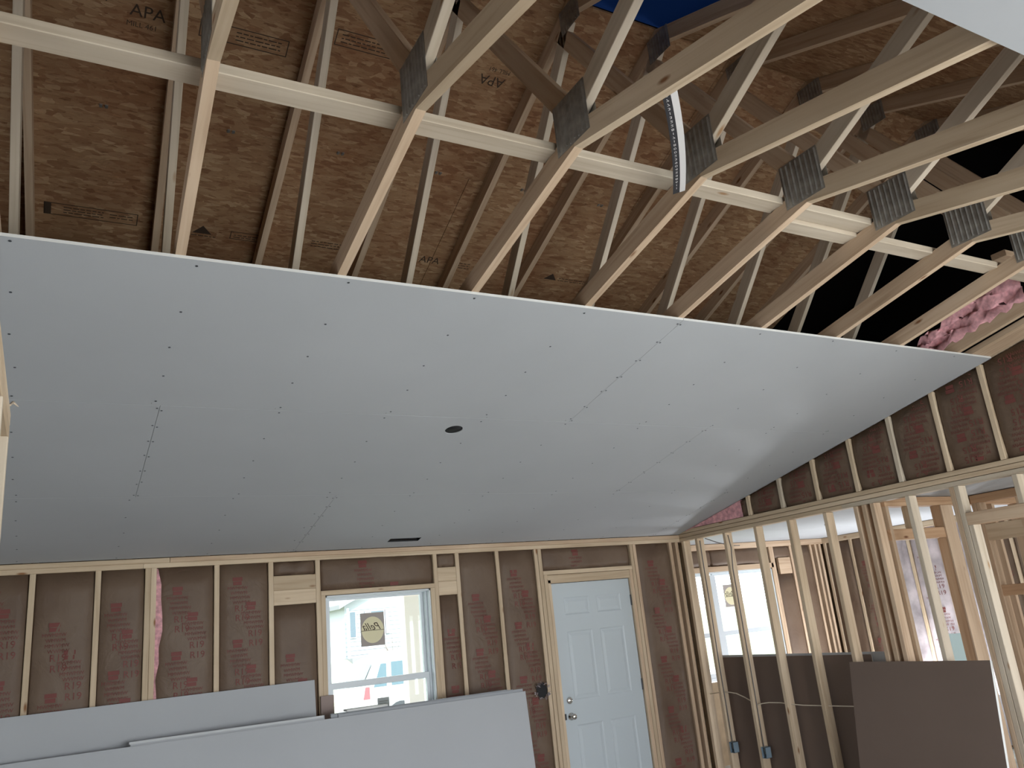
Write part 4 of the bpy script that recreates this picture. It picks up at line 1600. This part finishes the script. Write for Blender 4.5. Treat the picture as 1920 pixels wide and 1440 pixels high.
def outlet(y, x, z, label, tilt=0.0):
    e = empty('outlet_box', (x, y, z - 0.045))
    w, h, d = 0.054, 0.094, 0.065
    mb = MB()
    t = 0.003
    x0 = x - 0.006
    mb.box((x0 + d - t, y - w / 2, z - h / 2), (x0 + d, y + w / 2, z + h / 2))
    mb.box((x0, y - w / 2, z - h / 2), (x0 + d, y - w / 2 + t, z + h / 2))
    mb.box((x0, y + w / 2 - t, z - h / 2), (x0 + d, y + w / 2, z + h / 2))
    mb.box((x0, y - w / 2, z - h / 2), (x0 + d, y + w / 2, z - h / 2 + t))
    mb.box((x0, y - w / 2, z + h / 2 - t), (x0 + d, y + w / 2, z + h / 2))
    mb.build('box', M['blue_box'], e)
    MB().beam((x + 0.02, y + w / 2 + 0.004, z + 0.03), (x + 0.05, y + w / 2 + 0.004, z + 0.03), 0.006, 0.01).build('nail', M['galv'], e)
    MB().beam((x + 0.02, y + w / 2 + 0.004, z - 0.03), (x + 0.05, y + w / 2 + 0.004, z - 0.03), 0.006, 0.01).build('nail', M['galv'], e)
    MB().tube([(x + 0.02, y, z + h / 2 + 0.001), (x + 0.012, y + 0.006, z + 0.02), (x + 0.006, y - 0.004, z - 0.01)], 0.0035, 6).build('wire', M['cable_white'], e, True)
    tag(e, label, 'outlet box', 'outlet boxes on the partition studs')


outlet(6.322, XP, 0.435, 'blue plastic outlet box on the first partition stud from the corner')
outlet(5.915, XP, 0.42, 'blue plastic outlet box on the second partition stud from the corner')


def cable(pts, r, mat, label):
    mb = MB().tube(pts, r, 6)
    return thing_mesh('electrical_cable', mb, M[mat], label, 'cable', smooth=True)


XC = XP + 0.045
hc = [(XC, 6.575, 0.90), (XC, 6.45, 0.912), (XC, 6.39, 0.918), (XC, 6.32, 0.922), (XC, 6.20, 0.912), (XC, 6.09, 0.878), (XC, 5.985, 0.835), (XC, 5.94, 0.82), (XC, 5.88, 0.832), (XC, 5.80, 0.842), (XC, 5.66, 0.845), (XC, 5.55, 0.838), (XC, 5.40, 0.832), (XC, 5.145, 0.836), (XC, 4.90, 0.84), (XC, 4.60, 0.84)]
cable(hc, 0.005, 'cable_white', 'cream electrical cable threaded level through the partition studs')
cable([(XP + 0.03, 6.346, 2.37), (XP + 0.026, 6.344, 2.2), (XP + 0.03, 6.345, 1.7), (XP + 0.024, 6.344, 1.2), (XP + 0.028, 6.342, 0.8), (XP + 0.02, 6.33, 0.484)], 0.0045, 'cable_dark', 'grey cable running down the first partition stud to its outlet box')
cable([(XP + 0.03, 5.941, 2.37), (XP + 0.045, 5.939, 2.25), (XP + 0.022, 5.941, 2.05), (XP + 0.03, 5.940, 1.2), (XP + 0.028, 5.938, 0.7), (XP + 0.02, 5.93, 0.469)], 0.0045, 'cable_dark', 'grey cable running down the second partition stud to its outlet box')
cable([(XP + 0.06, 6.30, 2.385), (XP + 0.14, 6.22, 2.33), (XP + 0.26, 6.15, 2.285), (XP + 0.34, 6.12, 2.28)], 0.004, 'cable_dark', 'short dark cable end sagging from the top plate near the corner')
# black plastic sheet crumpled in the dark attic bay
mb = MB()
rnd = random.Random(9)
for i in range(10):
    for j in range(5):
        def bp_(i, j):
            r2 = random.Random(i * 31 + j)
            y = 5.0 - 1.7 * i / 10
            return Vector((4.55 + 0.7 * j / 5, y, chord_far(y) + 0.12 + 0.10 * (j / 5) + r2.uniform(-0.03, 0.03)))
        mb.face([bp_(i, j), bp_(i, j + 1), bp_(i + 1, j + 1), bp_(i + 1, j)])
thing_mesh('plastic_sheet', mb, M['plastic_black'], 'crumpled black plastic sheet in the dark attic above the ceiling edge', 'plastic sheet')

# ================================================================== OUTSIDE
gr = empty('ground', (8, 20, -0.5), kind='structure')
MB().box((-40, 8.45, -0.6), (60, 16.5, -0.45)).build('lawn', M['lawn'], gr)
MB().box((-40, 16.5, -0.6), (60, 23.5, -0.46)).build('road', M['street'], gr)
mb = MB()
mb.face([Vector((-40, 23.5, -0.45)), Vector((60, 23.5, -0.45)), Vector((60, 29.5, 1.1)), Vector((-40, 29.5, 1.1))])
mb.face([Vector((-40, 29.5, 1.1)), Vector((60, 29.5, 1.1)), Vector((60, 70, 1.6)), Vector((-40, 70, 1.6))])
mb.build('slope', M['lawn'], gr)
MB().box((-6.2, 6.78, -0.2), (5.85, 8.45, -0.03)).build('porch_slab', M['concrete'], gr)
MB().box((-40, -30, -0.62), (60, -2.6, -0.45)).build('lawn', M['lawn'], gr)
pp = empty('porch_post', (3.33, 8.2, -0.03))
MB().beam((3.335, 8.22, -0.03), (3.335, 8.22, 2.42), 0.165, 0.14, (0, 1, 0)).build('post', M['porch_post'], pp)
MB().box((3.235, 8.12, -0.03), (3.435, 8.32, 0.10)).build('base', M['porch_post'], pp)
tag(pp, 'pinkish grey porch post outside at the right of the window', 'post')

# car at the kerb
car = empty('car', (8.7, 20, -0.45))
cz = -0.45
cx0 = 6.46
prof = [(0.05, 0.35), (0.0, 0.55), (0.02, 0.95), (0.10, 1.12), (0.42, 1.66), (0.62, 1.74), (1.6, 1.78), (2.5, 1.74), (2.75, 1.66), (3.35, 1.12), (4.35, 1.00), (4.6, 0.88), (4.66, 0.6), (4.62, 0.35)]
mb = MB()
yA, yB = 19.1, 20.9
body = [(cx0 + x, cz + z) for x, z in prof]
n = len(body)


def cpt(q, s):
    x, z = q
    ins = 0.12 * max(0, (z - cz - 1.05) / 0.7)
    return Vector((x, (yA + ins) if s == 0 else (yB - ins), z))


mb.face([cpt(q, 0) for q in body])
mb.face([cpt(q, 1) for q in body][::-1])
for i in range(n):
    j = (i + 1) % n
    mb.face([cpt(body[j], 0), cpt(body[i], 0), cpt(body[i], 1), cpt(body[j], 1)])
cb = mb.build('body', M['car_paint'], car)


def cside(quad, nm, mat, d=0.006):
    m = MB()
    m.face([cpt((cx0 + x, cz + z), 0) - Vector((0, d, 0)) for x, z in quad])
    return m.build(nm, mat, car)


cside([(0.30, 1.10), (0.62, 1.10), (0.66, 1.60), (0.52, 1.60)], 'rear_quarter_window', M['car_glass'])
cside([(0.74, 1.10), (1.58, 1.10), (1.58, 1.62), (0.78, 1.62)], 'side_window', M['car_glass'])
cside([(1.66, 1.10), (2.95, 1.10), (2.62, 1.60), (1.66, 1.62)], 'side_window', M['car_glass'])
cside([(0.04, 0.86), (0.20, 0.86), (0.20, 1.12), (0.10, 1.12)], 'tail_lamp', M['car_red'])
cside([(0.03, 0.44), (0.55, 0.44), (0.55, 0.56), (0.03, 0.56)], 'bumper', M['rim'], 0.02)
m = MB()
m.face([Vector((cx0 + 0.11, 19.3, cz + 1.16)), Vector((cx0 + 0.11, 20.7, cz + 1.16)), Vector((cx0 + 0.39, 20.6, cz + 1.6)), Vector((cx0 + 0.39, 19.4, cz + 1.6))])
m.v = [q + Vector((-0.02, 0, 0.01)) for q in m.v]
m.build('rear_window', M['car_glass'], car)
for yy in (19.32, 20.68):
    MB().tube([(cx0 + 0.7, yy, cz + 1.76), (cx0 + 0.8, yy, cz + 1.82), (cx0 + 2.4, yy, cz + 1.83), (cx0 + 2.5, yy, cz + 1.76)], 0.02, 6).build('roof_rail', M['rim'], car)
for xx in (0.95, 3.75):
    for yy, sg in ((19.08, -1), (20.72, -1)):
        w_ = MB().lathe([(0.0, 0), (0.36, 0.0), (0.37, 0.03), (0.37, 0.19), (0.36, 0.2), (0.0, 0.2)], (cx0 + xx, yy, cz + 0.37), (0, 1, 0), 22).build('wheel', M['tire'], car)
        MB().lathe([(0.0, 0), (0.22, 0.0), (0.24, 0.02), (0.0, 0.02)], (cx0 + xx, yy - 0.012, cz + 0.37), (0, 1, 0), 18).build('rim', M['rim'], w_)
tag(car, 'white station wagon parked at the kerb outside the window', 'car')

# house across the street
ho = empty('house', (12, 31, 1.1))
MB().box((9.62, 30.0, 1.0), (16.5, 36, 2.95)).build('wall', M['siding'], ho)
for k in range(12):
    MB().box((9.60, 29.975, 1.05 + 0.158 * k), (16.5, 30.0, 1.05 + 0.158 * k + 0.02)).build('siding_course', M['siding'], ho)
mb = MB().prism([(9.3, 2.85), (13.0, 4.6), (16.8, 2.85), (16.8, 3.0), (13.0, 4.78), (9.3, 3.0)], 1, 29.6, 36.4)
mb.build('roof', M['roof_shingle'], ho)
MB().prism([(9.62, 2.95), (16.5, 2.95), (13.0, 4.58)], 1, 30.0, 30.1).build('gable_wall', M['siding'], ho)
for x0, x1, z0, z1 in ((9.80, 10.0, 1.84, 2.72), (10.62, 11.1, 1.84, 2.70)):
    f_ = MB().box((x0 - 0.04, 29.94, z0 - 0.04), (x1 + 0.04, 29.985, z1 + 0.04)).build('window', M['vinyl'], ho)
    MB().box((x0, 29.92, z0), (x1, 29.94, z1)).build('pane', M['dark_glass'], f_)
for x0 in (10.36, 11.16):
    MB().box((x0, 29.93, 1.86), (x0 + 0.15, 29.98, 2.72)).build('shutter', M['shutter'], ho)
MB().beam((9.55, 29.4, 1.0), (9.55, 29.4, 2.85), 0.07, 0.07, (0, 1, 0)).build('porch_post', M['siding'], ho)
MB().box((9.5, 28.9, 0.95), (11.6, 30, 1.12)).build('step', M['roof_shingle'], ho)
tag(ho, 'pale sided house with a gable roof across the street', 'house')
sh = empty('shrub', (10.0, 26, 0.3))
rnd = random.Random(2)
mb = MB()
for k in range(26):
    a = rnd.uniform(0, 6.28)
    b = Vector((10.05 + rnd.uniform(-0.05, 0.05), 26, 0.2))
    m_ = b + Vector((0.25 * math.cos(a), 0.25 * math.sin(a), rnd.uniform(0.6, 1.1)))
    t_ = m_ + Vector((0.3 * math.cos(a + 0.5), 0.3 * math.sin(a), rnd.uniform(0.3, 0.8)))
    mb.tube([b, m_, t_], [0.012, 0.008, 0.003], 4)
mb.build('twigs', M['shrub'], sh)
tag(sh, 'bare twiggy shrub in the yard across the street', 'shrub')
